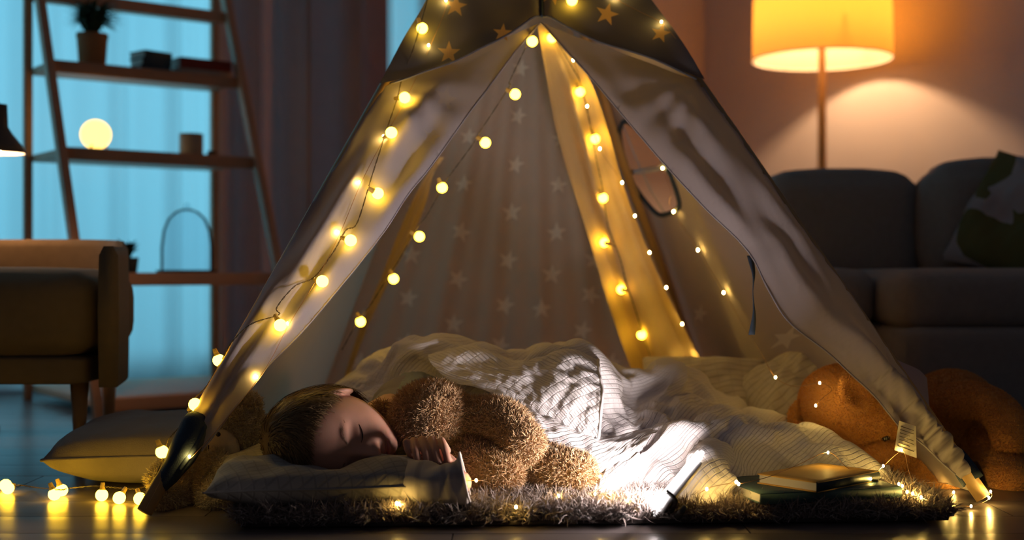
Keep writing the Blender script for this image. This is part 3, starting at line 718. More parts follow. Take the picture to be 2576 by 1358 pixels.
def left_map(px, py):
    th = (px - 1344) / (py + 412.0); k = min(1.0, max(0.0, (py - 50) / 500.0))
    b = 0.014 * k * math.sin(th * 48 + 0.4) + 0.006 * k * math.sin(th * 95)
    return hit(PLw, px, py) + PLw[1] * b * math.sin(math.pi * min(1, max(0, (px - 365) / 430.0)))
lo = [(ax - 6, ay + 12), (flx + 6, fly - 22), (blx, bly)]
panel('side_wall', lo, left_map, M['tent_in'], tent, 14, [star_poly(905, 800, 20, .3)] if inside(lo, 905, 800) else [])
def right_map(px, py):
    th = (px - 1344) / (py + 412.0); k = min(1.0, max(0.0, (py - 50) / 500.0))
    b = 0.016 * k * math.sin(th * 42 + 1.0) + 0.007 * k * math.sin(th * 83)
    return hit(PRw, px, py) + PRw[1] * b * math.sin(math.pi * min(1, max(0, (th - 0.33) / 0.3)))
ro = [(q[0] - 30 * (k > 0), q[1]) for k, q in enumerate(RB)] + [(frx - 8, fry - 24)]
win_poly = smooth_poly([(1568, 308), (1561, 332), (1567, 375), (1581, 425), (1600, 468), (1630, 510), (1660, 538), (1690, 534), (1706, 518), (1703, 490), (1688, 445), (1662, 395), (1630, 350), (1600, 318), (1580, 305), (1568, 308)], 60)[:-1]
rs_ = [star_poly(1840, 700, 24, 0.2, 0.8), star_poly(1760, 790, 24, 0.2, 0.7), star_poly(1975, 852, 26, 0.3, 0.9)]
rs_ = [s for s in rs_ if all(inside(ro, *q) for q in s)]
wall_r = panel('side_wall', ro, right_map, M['tent_in'], tent, 13, rs_, win_poly)
wf = [right_map(*q) + PRw[1] * 0.003 for q in win_poly + win_poly[:1]]
obj('window_trim', sweep(wf, 0.0058, 8, False), M['navy_cloth'], tent)
def ribbon(pts, w, ndir, thick=0.0012):
    q = [np.array(tuple(x)) for x in pts]; v = []; nd = np.array(tuple(ndir))
    for i, p in enumerate(q):
        t = q[min(i + 1, len(q) - 1)] - q[max(0, i - 1)]; s = np.cross(t, nd); s = s / (np.linalg.norm(s) + 1e-12) * w / 2; n_ = np.cross(s, t); n_ = n_ / (np.linalg.norm(n_) + 1e-12) * thick / 2
        v += [p - s - n_, p + s - n_, p + s + n_, p - s + n_]
    f = [(i * 4 + k, i * 4 + (k + 1) % 4, (i + 1) * 4 + (k + 1) % 4, (i + 1) * 4 + k) for i in range(len(q) - 1) for k in range(4)] + [(3, 2, 1, 0), tuple((len(q) - 1) * 4 + k for k in range(4))]
    return v, f
wbar = mat('window_tape', (0.46, 0.44, 0.48), 0.8)
obj('window_bar', ribbon([right_map(x, y) + PRw[1] * 0.003 for x, y in ((1572, 318), (1602, 395), (1640, 478), (1676, 538))], 0.011, PRw[1]), wbar, tent)
obj('window_bar', ribbon([right_map(x, y) + PRw[1] * 0.005 for x, y in ((1580, 432), (1612, 429), (1655, 424), (1680, 414))], 0.013, PRw[1]), wbar, tent)
# --- ochre drapes inside the back corners, bulb light put into their colour
R1 = [(1352, 62), (1372, 180), (1400, 330), (1440, 470), (1482, 600), (1520, 730), (1556, 840), (1600, 960), (1625, 1020)]
R2 = [(1376, 62), (1440, 130), (1490, 215), (1530, 330), (1572, 480), (1618, 600), (1664, 710), (1716, 815), (1772, 925), (1815, 1020)]
def drape_map(px, py):
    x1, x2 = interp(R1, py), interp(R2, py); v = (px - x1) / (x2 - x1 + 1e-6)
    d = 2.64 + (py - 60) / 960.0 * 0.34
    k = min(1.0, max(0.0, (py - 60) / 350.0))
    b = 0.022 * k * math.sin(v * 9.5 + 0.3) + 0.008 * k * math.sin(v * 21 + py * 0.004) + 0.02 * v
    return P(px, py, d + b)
panel('inner_drape', smooth_poly(R1, 50) + smooth_poly(R2, 50)[::-1], drape_map, M['ochre'], tent, 9)
L1 = [(1104, 395), (1050, 480), (1005, 580), (962, 690), (915, 800), (880, 900), (850, 1000)]
L2 = [(1118, 395), (1090, 440), (1072, 510), (1030, 610), (985, 695), (935, 800), (895, 900), (862, 1000)]
def drape_map_l(px, py):
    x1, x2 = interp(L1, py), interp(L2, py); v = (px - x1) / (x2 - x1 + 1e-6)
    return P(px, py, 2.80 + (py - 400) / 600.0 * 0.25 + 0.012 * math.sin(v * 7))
panel('inner_drape', smooth_poly(L1, 40) + smooth_poly(L2, 40)[::-1], drape_map_l, M['ochre'], tent, 8)
# --- ribbon tie, care tag, pole sleeves
rt = catmull([flap_map(RO, RI, 1, 1.7)(1888, 640) - PF[1] * 0.006, P(1896, 690, 2.235), P(1894, 735, 2.23), P(1897, 790, 2.225), P(1891, 842, 2.22)], 22)
rv = []
tw = [0.0 + 1.35 * math.sin(math.pi * i / 21) for i in range(22)]
v = []
for i, p in enumerate(rt):
    s = np.array([math.cos(tw[i]), math.sin(tw[i]), 0]) * 0.0055; n_ = np.array([-math.sin(tw[i]), math.cos(tw[i]), 0]) * 0.0006
    v += [p - s - n_, p + s - n_, p + s + n_, p - s + n_]
obj('ribbon_tie', (v, [(i * 4 + k, i * 4 + (k + 1) % 4, (i + 1) * 4 + (k + 1) % 4, (i + 1) * 4 + k) for i in range(21) for k in range(4)] + [(3, 2, 1, 0), (84, 85, 86, 87)]), mat('blue_ribbon', (0.06, 0.085, 0.13), 0.8), tent)
M['tagcloth'] = cloth('care_tag_cloth', (0.75, 0.70, 0.62), (0.6, 0.5, 0.35), 0.3)
fm = flap_map(RO, RI, 1, 1.7)
def tagpt(u, v_):      # u across, v down
    px = 2262 + (2250 - 2262) * v_ + (2318 - 2262) * u + 22 * (1 - v_) * 0.0 - 14 * u * (1 - v_); py = 1058 + 74 * v_ + 14 * u * (1 - v_) - 26 * (1 - u) * (v_ > 0) * 0 + 20 * u * v_
    return P(px, py, 2.085 - 0.012 * v_ + 0.008 * math.sin(u * 5 + v_ * 4))
tg = np.array([[tuple(tagpt(i / 10, j / 12)) for j in range(13)] for i in range(11)])
ct = obj('care_tag', grid_mesh(tg), M['tagcloth'], tent)
for k in range(7):
    v0 = 0.16 + 0.11 * k
    obj('print_line', ribbon([tagpt(u, v0) - Vector((0, 0.0012, 0)) for u in np.linspace(0.12, 0.86 - 0.2 * (k % 3 == 2), 9)], 0.0011, (0, -1, 0), 0.0003), M['wire'], ct)
def along(a, t0, t1, n=6): return [a + (A - a).normalized() * t for t in np.linspace(t0, t1, n)]
obj('pole_sleeve', sweep([q + Vector((0.006 * math.sin(math.pi * k / 8), -0.012 * k / 8, 0)) for k, q in enumerate(along(FL, 0.060, 0.165, 9))], [0.0150, 0.0190, 0.0205, 0.0235, 0.0265, 0.0275, 0.0270, 0.0255, 0.0245], 18, True, 0.85), M['navy_cloth'], tent)
obj('pole_sleeve', sweep([q + Vector((0.007, 0.004, 0)) for q in along(FR, 0.042, 0.095, 6)], [0.0190, 0.0188, 0.0185, 0.018, 0.017, 0.0155], 14, False), M['navy_cloth'], tent)
hl = [fm(*q) for q in smooth_poly(RI, 90)]
obj('hem', sweep(hl[:88], 0.0016, 6), M['tent'], tent)
hl = [flap_map(LO, LI, -1, 0.4)(*q) for q in smooth_poly(LI, 80)]
obj('hem', sweep(hl, 0.0016, 6), M['tent'], tent)
fold_l = [FL + (A - FL).normalized() * (0.085 + 0.018 * k) + Vector((0.020, -0.020, 0.004)) for k in range(5)]
obj('sleeve_fold', sweep(catmull(fold_l, 20), np.interp(np.linspace(0, 1, 20), [0, .5, 1], [0.004, 0.012, 0.008]), 10, True, 0.6), M['navy_cloth'], tent)

# ------------------------------------------------------------------ string lights
gs_parent = {}
ball = make_mesh('bulb', *ellipsoid((0, 0, 0), (0.0103, 0.0103, 0.0103), None, 14, 9)); ball.materials.append(M['bulb']); ball.polygons.foreach_set('use_smooth', [True] * len(ball.polygons))
def capmesh():
    v, f = lathe([(0.0, 0.0205), (0.0035, 0.0205), (0.0042, 0.0125), (0.0058, 0.0082)], (0, 0, 0), 10); return make_mesh('cap', v, f)
cap_me = capmesh(); cap_me.materials.append(M['cap'])
ledm = make_mesh('led', *ellipsoid((0, 0, 0), (0.0019, 0.0019, 0.0026), None, 8, 6)); ledm.materials.append(M['led'])
def globe_string(label, wire, bulbs, group='globe string lights'):
    """wire: list of points; bulbs: list of points; every bulb hangs from the nearest wire point"""
    th = thing('globe_string_lights', wire[0], label, 'string lights', group)
    wp = catmull(wire, len(wire) * 14)
    e = 0.0008                                  # two twisted strands
    for ph in (0, math.pi):
        tw_ = [q + np.array([e * math.cos(i * 0.9 + ph), e * 0.6 * math.sin(i * 0.9 + ph), e * math.sin(i * 0.9 + ph)]) for i, q in enumerate(wp)]
        obj('wire', sweep(tw_, 0.00058, 5, False), M['wire'], th)
    for b in bulbs:
        b = Vector(b); k = int(np.argmin(np.linalg.norm(wp - np.array(tuple(b)), axis=1))); w = Vector(wp[k]); d = (w - b)
        if d.length < 0.012: d = Vector((-0.4, 0, 1))
        d = d.normalized()
        o = bpy.data.objects.new('bulb', ball); COL.objects.link(o); o.parent = th; o.matrix_parent_inverse = wmat(th).inverted(); o.location = b
        o.rotation_mode = 'QUATERNION'; o.rotation_quaternion = UP.rotation_difference(d)
        c = bpy.data.objects.new('cap', cap_me); COL.objects.link(c); c.parent = o
        if (w - b).length > 0.022: obj('stem', sweep([b + d * 0.0195, w], 0.0008, 5, False), M['wire'], th)
    return th
def led_string(label, pts, leds, group='micro led fairy lights'):
    th = thing('fairy_lights', pts[0], label, 'string lights', group)
    wp = catmull(pts, len(pts) * 10)
    obj('wire', sweep(wp, 0.00055, 5, False), M['copper'], th)
    for b in leds:
        o = bpy.data.objects.new('led', ledm); COL.objects.link(o); o.parent = th; o.matrix_parent_inverse = wmat(th).inverted(); o.location = Vector(b)
    return th
fml = flap_map(LO, LI, -1, 0.4)
def onL(px, py, g=0.016):
    q = fml(px, py) if py > 200 else top_map(px, py)
    if py > 200 and px > interp(LI, min(py, 1212)): q = hit(PF, px, py)
    return q + PF[1] * g
gb = [(1092, -4), (1061, 110), (1018, 267), (985, 381), (951, 510), (884, 632), (814, 734), (710, 843), (551, 907), (494, 1026), (408, 1137)]
gw = [(1100, -60), (1088, -18), (1045, 150), (1012, 215), (1000, 262), (975, 352), (962, 400), (935, 480), (900, 590), (872, 604), (840, 655), (792, 712), (745, 745), (702, 800), (706, 818), (640, 845), (590, 880), (566, 902), (520, 965), (482, 1010), (470, 1055), (430, 1100), (418, 1118), (392, 1190)]
wire_pts = [onL(x, y, 0.012 + 0.006 * math.sin(i)) for i, (x, y) in enumerate(gw)] + [G(372, 1218, 0.03), G(342, 1229, 0.024), G(292, 1226, 0.024), G(243, 1222, 0.024), G(175, 1228, 0.012), G(152, 1232, 0.022), G(90, 1226, 0.004), G(45, 1220, 0.008), G(-60, 1216, 0.004)]
floor_b = [G(352, 1254, 0.0105), G(300, 1252, 0.0105), G(256, 1245, 0.0105), G(137, 1243, 0.0105), G(155, 1233, 0.011), G(20, 1228, 0.0105), G(14, 1220, 0.011)]
globe_string('globe string lights running down the tied flap and onto the floor', wire_pts, [onL(x, y, 0.0155) for x, y in gb] + floor_b)
il = [(1339, 104), (1296, 237), (1221, 359), (1112, 472), (1055, 595), (990, 701), (907, 809)]
iw = [(1345, 70), (1322, 120), (1282, 205), (1280, 220), (1205, 335), (1200, 348), (1140, 430), (1118, 462), (1075, 540), (1048, 575), (1000, 660), (980, 690), (930, 770), (905, 800), (860, 880)]
dl_ = lambda y: 2.44 + 0.16 * (y - 100) / 700
globe_string('globe string lights hanging inside the tent beside the star wall', [P(x, y, dl_(y) + 0.004) for x, y in iw], [P(x, y, dl_(y)) for x, y in il])
ir = [(1388, 95), (1459, 231), (1497, 349), (1517, 498), (1520, 610), (1563, 728), (1614, 842)]
iwr = [(1365, 60), (1385, 80), (1440, 170), (1462, 215), (1488, 330), (1500, 400), (1515, 470), (1528, 560), (1540, 598), (1560, 650), (1576, 712), (1592, 760), (1612, 822), (1630, 880), (1650, 940)]
dr_ = lambda x, y: drape_map(x, y).y - 0.020
globe_string('globe string lights hanging in front of the lamplit drape', [P(x, y, dr_(x, y)) for x, y in iwr], [P(x, y, dr_(x, y)) for x, y in ir])
tb_ = [(1433, 33)]
globe_string('single globe light at the top edge of the front panel', [top_map(1432, -60) + PF[1] * 0.012, top_map(1436, -20) + PF[1] * 0.012, top_map(1434, 8) + PF[1] * 0.014], [top_map(1433, 33) + PF[1] * 0.014])
# micro leds
ll = [(1120, 32), (1077, 147), (1018, 260), (965, 377), (905, 490), (853, 605), (795, 722), (727, 835), (648, 955), (484, 1165)]
led_string('fine fairy light wire running down the tied flap beside the globe bulbs', [onL(x + 4, y - 30 * (i == 0), 0.006) for i, (x, y) in enumerate([(1128, -60)] + ll)] + [G(380, 1224, 0.012)], [onL(x, y, 0.009) for x, y in ll] + [G(380, 1226, 0.014)])
rl_ = [(1442, 151), (1477, 267), (1509, 374), (1565, 459), (1597, 543), (1634, 635), (1676, 723), (1716, 815), (1737, 901)]
dled = lambda x, y: drape_map(min(x, interp(R2, y) - 6), y).y - 0.035
led_string('fine fairy light wire along the edge of the lamplit drape', [P(1400, 75, dled(1400, 90))] + [P(x, y, dled(x, y)) for x, y in rl_] + [P(1750, 960, 2.86)], [P(x, y, dled(x, y)) for x, y in rl_])
wl_ = [(1675, 419), (1699, 530), (1763, 625), (1828, 732)]
rm = lambda x, y: right_map(x, y) + PRw[1] * 0.012
led_string('fine fairy light wire hanging across the small tent window', [rm(1660, 380), rm(1675, 419), rm(1696, 480), rm(1690, 500), rm(1699, 530), rm(1763, 625), rm(1828, 732), rm(1870, 790), P(1915, 890, 2.45), P(1951, 949, 2.42), P(2000, 972, 2.36), P(2062, 963, 2.245), P(2092, 980, 2.24), P(2070, 1000, 2.222), P(2052, 1020, 2.218)],
           [rm(x, y) for x, y in wl_] + [P(1951, 949, 2.42), P(2062, 963, 2.245), P(2052, 1020, 2.212)])
tl = [(1544, 17), (1655, 85)]
led_string('fine fairy light wire over the dark front panel beside the floor lamp side', [top_map(1500, -50) + PF[1] * .006, top_map(1544, 17) + PF[1] * .006, top_map(1600, 50) + PF[1] * .006, top_map(1655, 85) + PF[1] * .006, top_map(1690, 130) + PF[1] * .006], [top_map(x, y) + PF[1] * .008 for x, y in tl])

# ------------------------------------------------------------------ shaggy rug
M['rug'] = furmat('rug_pile', (0.16, 0.125, 0.11), (0.42, 0.34, 0.31), 0.9, 0.2)
M['rug_back'] = mat('rug_backing', (0.06, 0.05, 0.045), 0.95)
rug = thing('shaggy_rug', (0.14, 2.35, 0), 'shaggy taupe rug spread under the bedding in the tent', 'rug')
RC = [Vector((-0.405, 1.862, 0)), Vector((0.665, 1.915, 0)), Vector((0.60, 2.95, 0)), Vector((-0.46, 2.90, 0))]
def rugpt(u, v): return (RC[0] * (1 - u) + RC[1] * u) * (1 - v) + (RC[3] * (1 - u) + RC[2] * u) * v
obj('backing', rbox((0.105, 2.405, 0.006), (1.06, 1.03, 0.010), 0.004, RZ(2.8), 0, 6), M['rug_back'], rug)
ez = 0.012
rg = [tuple(rugpt(u, v) + UP * ez) for u in np.linspace(0, 1, 40) for v in np.linspace(0, 1, 40)]
idx = np.arange(1600).reshape(40, 40)
rf = [tuple(int(i) for i in q) for q in np.stack([idx[:-1, :-1], idx[1:, :-1], idx[1:, 1:], idx[:-1, 1:]], -1).reshape(-1, 4)]
rs = np.random.default_rng(5)
def rug_fur(n, vmax, L, w, seed):
    rs = np.random.default_rng(seed)
    u = rs.random(n); v = rs.random(n) ** 1.15 * vmax
    p = np.array([tuple(rugpt(a, b)) for a, b in zip(u, v)]); p[:, 2] = 0.009
    # clumps lean together
    cu = np.floor(u * 62) * 7.13 + np.floor(v * 60) * 3.77
    an = (np.sin(cu * 12.9898) * 43758.5453) % 1.0 * 6.283; am = 0.45 + 0.35 * ((np.sin(cu * 4.898) * 2758.5) % 1.0)
    d = np.stack([np.cos(an) * am, np.sin(an) * am, np.ones(n)], 1) + 0.28 * rs.normal(0, 1, (n, 3))
    edge = (v < 0.03); d[edge, 1] -= rs.uniform(0.3, 1.3, edge.sum()); le = (u < 0.025); d[le, 0] -= rs.uniform(0.3, 1.2, le.sum()); re = (u > 0.975); d[re, 0] += rs.uniform(0.3, 1.2, re.sum())
    d[:, 2] = np.abs(d[:, 2]) + 0.12; d /= np.linalg.norm(d, axis=1)[:, None]
    Ls = L * rs.uniform(0.65, 1.2, n)[:, None]
    sd = np.stack([-d[:, 1], d[:, 0], np.zeros(n)], 1) + 0.4 * rs.normal(0, 1, (n, 3)); sd /= np.linalg.norm(sd, axis=1)[:, None]; W = w / 2 * rs.uniform(0.6, 1.3, n)[:, None]
    cv = 0.5 * rs.normal(0, 1, (n, 3)); cv[:, 2] -= 0.35
    m1 = p + d * Ls * 0.4; d2 = d + cv * 0.7; d2 /= np.linalg.norm(d2, axis=1)[:, None]; m2 = m1 + d2 * Ls * 0.35; d3 = d2 + cv; d3[:, 2] = np.maximum(d3[:, 2], -0.2); d3 /= np.linalg.norm(d3, axis=1)[:, None]; t = m2 + d3 * Ls * 0.3
    t[:, 2] = np.maximum(t[:, 2], 0.004); m2[:, 2] = np.maximum(m2[:, 2], 0.004)
    Vv = np.stack([p - sd * W, p + sd * W, m1 + sd * W, m1 - sd * W, m2 + sd * W * .7, m2 - sd * W * .7, t + sd * W * .1, t - sd * W * .1], 1).reshape(-1, 3)
    k = np.arange(n)[:, None] * 8
    q = np.concatenate([k + np.array([[0, 1, 2, 3]]), k + np.array([[3, 2, 4, 5]]), k + np.array([[5, 4, 6, 7]])], 0)
    return Vv, q
obj('pile', rug_fur(95000, 0.42, 0.037, 0.0021, 11), M['rug'], rug, kind='stuff')
obj('pile', tuple(rug_fur(9000, 1.0, 0.034, 0.0045, 12)), M['rug'], rug, kind='stuff')
RZT = 0.026     # height of the trodden pile

# ------------------------------------------------------------------ bedding
def duvet_mat(name, col, col2, freq, ang, bstr=0.55, plaid=False):
    m, nt, out = newmat(name); b = node(nt, 'ShaderNodeBsdfPrincipled')
    uv = node(nt, 'ShaderNodeUVMap'); mp = node(nt, 'ShaderNodeMapping'); mp.inputs['Rotation'].default_value = (0, 0, math.radians(ang)); nt.links.new(uv.outputs[0], mp.inputs['Vector'])
    w = node(nt, 'ShaderNodeTexWave', wave_type='BANDS', bands_direction='X', wave_profile='SIN'); w.inputs['Scale'].default_value = freq; w.inputs['Distortion'].default_value = 0.25; w.inputs['Detail'].default_value = 1
    nt.links.new(mp.outputs[0], w.inputs['Vector'])
    w2 = node(nt, 'ShaderNodeTexWave', wave_type='BANDS', bands_direction='Y'); w2.inputs['Scale'].default_value = freq * 0.55; w2.inputs['Distortion'].default_value = 0.3; nt.links.new(mp.outputs[0], w2.inputs['Vector'])
    cr = node(nt, 'ShaderNodeMapRange'); cr.inputs['From Min'].default_value = 0.0; cr.inputs['From Max'].default_value = 0.22; nt.links.new(w.outputs['Fac'], cr.inputs['Value'])
    cr2 = node(nt, 'ShaderNodeMapRange'); cr2.inputs['From Min'].default_value = 0.0; cr2.inputs['From Max'].default_value = 0.12; cr2.inputs['To Min'].default_value = 0.7 if not plaid else 0.2; nt.links.new(w2.outputs['Fac'], cr2.inputs['Value'])
    mn = node(nt, 'ShaderNodeMath', operation='MINIMUM'); nt.links.new(cr.outputs[0], mn.inputs[0]); nt.links.new(cr2.outputs[0], mn.inputs[1])
    mx = node(nt, 'ShaderNodeMix', data_type='RGBA'); mx.inputs['A'].default_value = tuple(col2) + (1,); mx.inputs['B'].default_value = tuple(col) + (1,); nt.links.new(mn.outputs[0], mx.inputs['Factor'])
    tc = node(nt, 'ShaderNodeTexCoord'); nz = node(nt, 'ShaderNodeTexNoise'); nz.inputs['Scale'].default_value = 700; nt.links.new(tc.outputs['Object'], nz.inputs['Vector'])
    ml = node(nt, 'ShaderNodeMath', operation='MULTIPLY_ADD'); ml.inputs[1].default_value = 0.12; nt.links.new(nz.outputs['Fac'], ml.inputs[0]); nt.links.new(mn.outputs[0], ml.inputs[2])
    nt.links.new(mx.outputs['Result'], b.inputs['Base Color']); b.inputs['Roughness'].default_value = 0.95; b.inputs['Specular IOR Level'].default_value = 0.12; b.inputs['Sheen Weight'].default_value = 0.1
    nt.links.new(bumped(nt, ml.outputs[0], bstr, 0.0022), b.inputs['Normal']); nt.links.new(b.outputs[0], out.inputs[0]); return m
M['duvet'] = duvet_mat('ribbed_duvet', (0.78, 0.72, 0.71), (0.73, 0.67, 0.66), 40, 38, 0.7)
M['duvet2'] = duvet_mat('ribbed_duvet_flap', (0.78, 0.72, 0.71), (0.72, 0.66, 0.65), 40, -38, 0.8)
M['pillow_rib'] = duvet_mat('ribbed_pillowcase', (0.66, 0.60, 0.52), (0.52, 0.46, 0.38), 22, 80, 0.6)
M['pillow_plaid'] = duvet_mat('plaid_pillowcase', (0.30, 0.275, 0.25), (0.235, 0.215, 0.20), 34, 70, 0.15, True)
def cloth_obj(name, Gp, mat_, parent, uvscale=None):
    """cloth grid with uv measured in metres along the cloth"""
    du = np.concatenate([[0], np.cumsum(np.linalg.norm(np.diff(Gp, axis=0), axis=2).mean(1))]); dv = np.concatenate([[0], np.cumsum(np.linalg.norm(np.diff(Gp, axis=1), axis=2).mean(0))])
    vv, ff = grid_mesh(Gp); me = make_mesh(name, vv, ff)
    uv = np.stack(np.meshgrid(du, dv, indexing='ij'), -1).reshape(-1, 2); add_uv(me, uv)
    return obj(name, None, mat_, parent, me=me)
# control rows, front bottom edge first; entries are picture column, picture row, distance
CT = [
 [(800,1075,2.33),(930,1085,2.27),(1060,1080,2.24),(1190,1095,2.22),(1335,1115,2.13),(1430,1160,2.075),(1505,1185,2.045),(1512,1240,1.98),(1580,1224,2.03),(1650,1220,2.04),(1790,1225,2.02),(1960,1212,2.10),(2110,1212,2.10),(2300,1225,2.08)],
 [(803,1050,2.40),(938,1030,2.29),(1050,1010,2.26),(1185,1020,2.23),(1308,1050,2.16),(1412,1085,2.12),(1492,1120,2.10),(1560,1165,2.05),(1620,1147,2.085),(1680,1140,2.085),(1800,1145,2.06),(1950,1140,2.115),(2095,1165,2.115),(2265,1220,2.09)],
 [(808,1025,2.46),(942,985,2.33),(1042,955,2.29),(1180,965,2.25),(1292,985,2.205),(1400,1000,2.185),(1490,1040,2.18),(1570,1112,2.16),(1645,1102,2.13),(1710,1078,2.10),(1810,1066,2.12),(1945,1085,2.15),(2085,1118,2.16),(2240,1200,2.13)],
 [(815,1008,2.52),(946,945,2.39),(1036,905,2.31),(1178,915,2.275),(1284,940,2.24),(1398,930,2.225),(1492,970,2.225),(1590,1060,2.22),(1665,1060,2.20),(1720,1066,2.19),(1815,1058,2.20),(1935,1075,2.26),(2075,1100,2.27),(2220,1192,2.20)],
 [(825,995,2.60),(950,915,2.47),(1034,872,2.36),(1182,880,2.32),(1282,908,2.29),(1400,886,2.275),(1498,905,2.275),(1592,990,2.32),(1680,990,2.32),(1740,1000,2.36),(1820,1030,2.36),(1930,1055,2.40),(2070,1085,2.42),(2215,1165,2.34)],
 [(838,990,2.72),(953,920,2.60),(1036,890,2.55),(1185,888,2.50),(1282,905,2.48),(1400,892,2.48),(1505,920,2.46),(1600,945,2.44),(1690,934,2.44),(1745,955,2.50),(1825,1005,2.52),(1930,1040,2.55),(2065,1065,2.56),(2190,1120,2.52)],
 [(850,1000,2.90),(958,975,2.82),(1042,965,2.80),(1188,960,2.80),(1285,960,2.80),(1402,960,2.80),(1505,965,2.80),(1605,970,2.78),(1695,970,2.76),(1750,985,2.76),(1830,1010,2.76),(1930,1035,2.76),(2060,1050,2.74),(2180,1085,2.70)],
 [(855,1058,2.96),(960,1060,2.92),(1045,1060,2.90),(1190,1060,2.90),(1287,1060,2.90),(1404,1060,2.90),(1505,1060,2.90),(1607,1060,2.90),(1697,1060,2.90),(1752,1060,2.88),(1830,1062,2.88),(1930,1064,2.86),(2055,1070,2.84),(2170,1090,2.80)],
]
ctrl = [[tuple(P(*q)) for q in row] for row in CT]
for row in ctrl:
    for k, q in enumerate(row): row[k] = (q[0], q[1], max(q[2], RZT + 0.004))
D0 = bicubic(ctrl, 92, 44)          # nu along, nv front to back
D0[..., 2] = np.maximum(D0[..., 2], RZT)
# hand-placed folds of the front heap
def refine(Xc, nu, nv):
    a = np.stack([catmull(Xc[:, j], nu) for j in range(Xc.shape[1])], 1)
    return np.stack([catmull(a[i], nv) for i in range(nu)], 0)
DW = refine(wrinkle(D0, (1.13, 1.10), 220, 0.010, 0.008, 3, RZT - 0.004, 0.35, 3), 330, 160)
DW[..., 2] = np.maximum(DW[..., 2], RZT - 0.004)
duvet = thing('duvet', (0.15, 2.3, 0), 'white ribbed duvet heaped over the sleeping child', 'duvet')
cloth_obj('cover', DW, M['duvet'], duvet)
obj('hem', sweep(DW[::2, 0], 0.0028, 6, False), M['duvet'], duvet)
# the turned-back corner of the duvet lying on top
FC = [
 [(1292,1022,2.140),(1352,1052,2.115),(1410,1078,2.10),(1462,1098,2.085),(1503,1100,2.08)],
 [(1225,985,2.175),(1300,1000,2.150),(1380,1020,2.125),(1450,1035,2.11),(1508,1045,2.10)],
 [(1140,955,2.210),(1240,955,2.190),(1350,960,2.165),(1440,975,2.14),(1512,985,2.13)],
 [(1092,915,2.245),(1200,918,2.230),(1320,925,2.205),(1420,920,2.18),(1504,935,2.17)],
 [(1082,890,2.290),(1190,876,2.280),(1300,905,2.255),(1420,882,2.23),(1502,906,2.22)],
 [(1080,890,2.40),(1190,880,2.39),(1300,900,2.37),(1420,884,2.34),(1500,912,2.33)]]
fctrl = [[tuple(P(*q)) for q in row] for row in FC]
FW = refine(wrinkle(bicubic(fctrl, 34, 26), (1.06, 1.05), 200, 0.014, 0.005, 9, None, 0.35, 3), 150, 110)
cloth_obj('turned_back_corner', FW, M['duvet2'], duvet)
obj('hem', sweep(np.concatenate([FW[-1, ::-2], ]), 0.0024, 6, False), M['duvet2'], duvet)
obj('hem', sweep(FW[::2, 0], 0.0024, 6, False), M['duvet2'], duvet)
# underside band sweeping towards the rug
BC = [
 [(1302,1040,2.10),(1370,1110,2.06),(1440,1160,2.035),(1510,1178,2.03),(1560,1168,2.045),(1610,1138,2.06)],
 [(1300,1022,2.12),(1385,1085,2.075),(1455,1130,2.05),(1520,1152,2.04),(1570,1138,2.06),(1625,1112,2.08)],
 [(1296,1010,2.15),(1395,1062,2.10),(1470,1095,2.085),(1530,1115,2.08),(1590,1105,2.10),(1650,1085,2.12)],
 [(1300,1006,2.19),(1400,1050,2.15),(1480,1080,2.14),(1540,1095,2.13),(1600,1085,2.14),(1670,1070,2.16)]]
BW = refine(wrinkle(bicubic([[tuple(P(*q)) for q in row] for row in BC], 36, 16), (1.05, 1.12), 150, 0.015, 0.005, 4, None, 0.35, 2), 130, 56)
cloth_obj('underside_fold', BW, M['duvet'], duvet)
obj('hem', sweep(BW[::2, 0], 0.0026, 6, False), M['duvet'], duvet)
# folds of the hanging corner beside the lamp panel
CC = [
 [(1690,1255,1.93),(1755,1262,1.925),(1815,1250,1.93),(1850,1225,1.95)],
 [(1715,1190,1.965),(1762,1180,1.955),(1812,1200,1.945),(1852,1208,1.945)],
 [(1738,1140,2.00),(1775,1128,1.99),(1815,1150,1.98),(1838,1180,1.975)],
 [(1760,1110,2.05),(1795,1105,2.05),(1830,1120,2.05),(1850,1150,2.04)]]
CW = refine(wrinkle(bicubic([[tuple(P(*q)) for q in row] for row in CC], 15, 13), 1.10, 120, 0.02, 0.004, 6, RZT, 0.4, 2), 60, 52)
cloth_obj('hanging_corner', CW, M['duvet'], duvet)
# pillows
def uv_pillow(name, c, w, l, t, rot, mat_, parent, seed, n=44, wob=0.004, dent=None):
    v, f = pillow(c, w, l, t, rot, n, 0.06, seed, wob)
    if dent:
        v = [Vector((q.x, q.y, q.z - dent[3] * math.exp(-(((q.x - dent[0]) / dent[2]) ** 2 + ((q.y - dent[1]) / dent[2]) ** 2)) * (1 if q.z > c[2] - 0.01 else 0.2))) for q in v]
    v = [Vector((q.x, q.y, max(q.z, RZT - 0.004))) for q in v]
    me = make_mesh(name, v, f); k = np.linspace(0, 1, n + 1); a, b = np.meshgrid(k * w, k * l); uv = np.stack([a, b], -1).reshape(-1, 2); add_uv(me, np.vstack([uv, uv]))
    return obj(name, None, mat_, parent, me=me)
pl1 = thing('pillow', (-0.28, 2.06, 0.03), 'grey plaid pillow under the child\'s head at the rug edge', 'pillow')
pc = uv_pillow('pillowcase', (-0.295, 2.035, 0.058), 0.36, 0.34, 0.086, RZ(9), M['pillow_plaid'], pl1, 3, 44, 0.0055, dent=(-0.28, 2.05, 0.10, 0.034))
rim = [pc.data.vertices[i].co.copy() for i in range(45)]
obj('seam', sweep(rim, 0.0018, 6), M['pillow_plaid'], pl1)
pl2 = thing('pillow', P(1800, 1040, 2.62), 'cream ribbed pillow standing behind the duvet beside the lamplit drape', 'pillow')
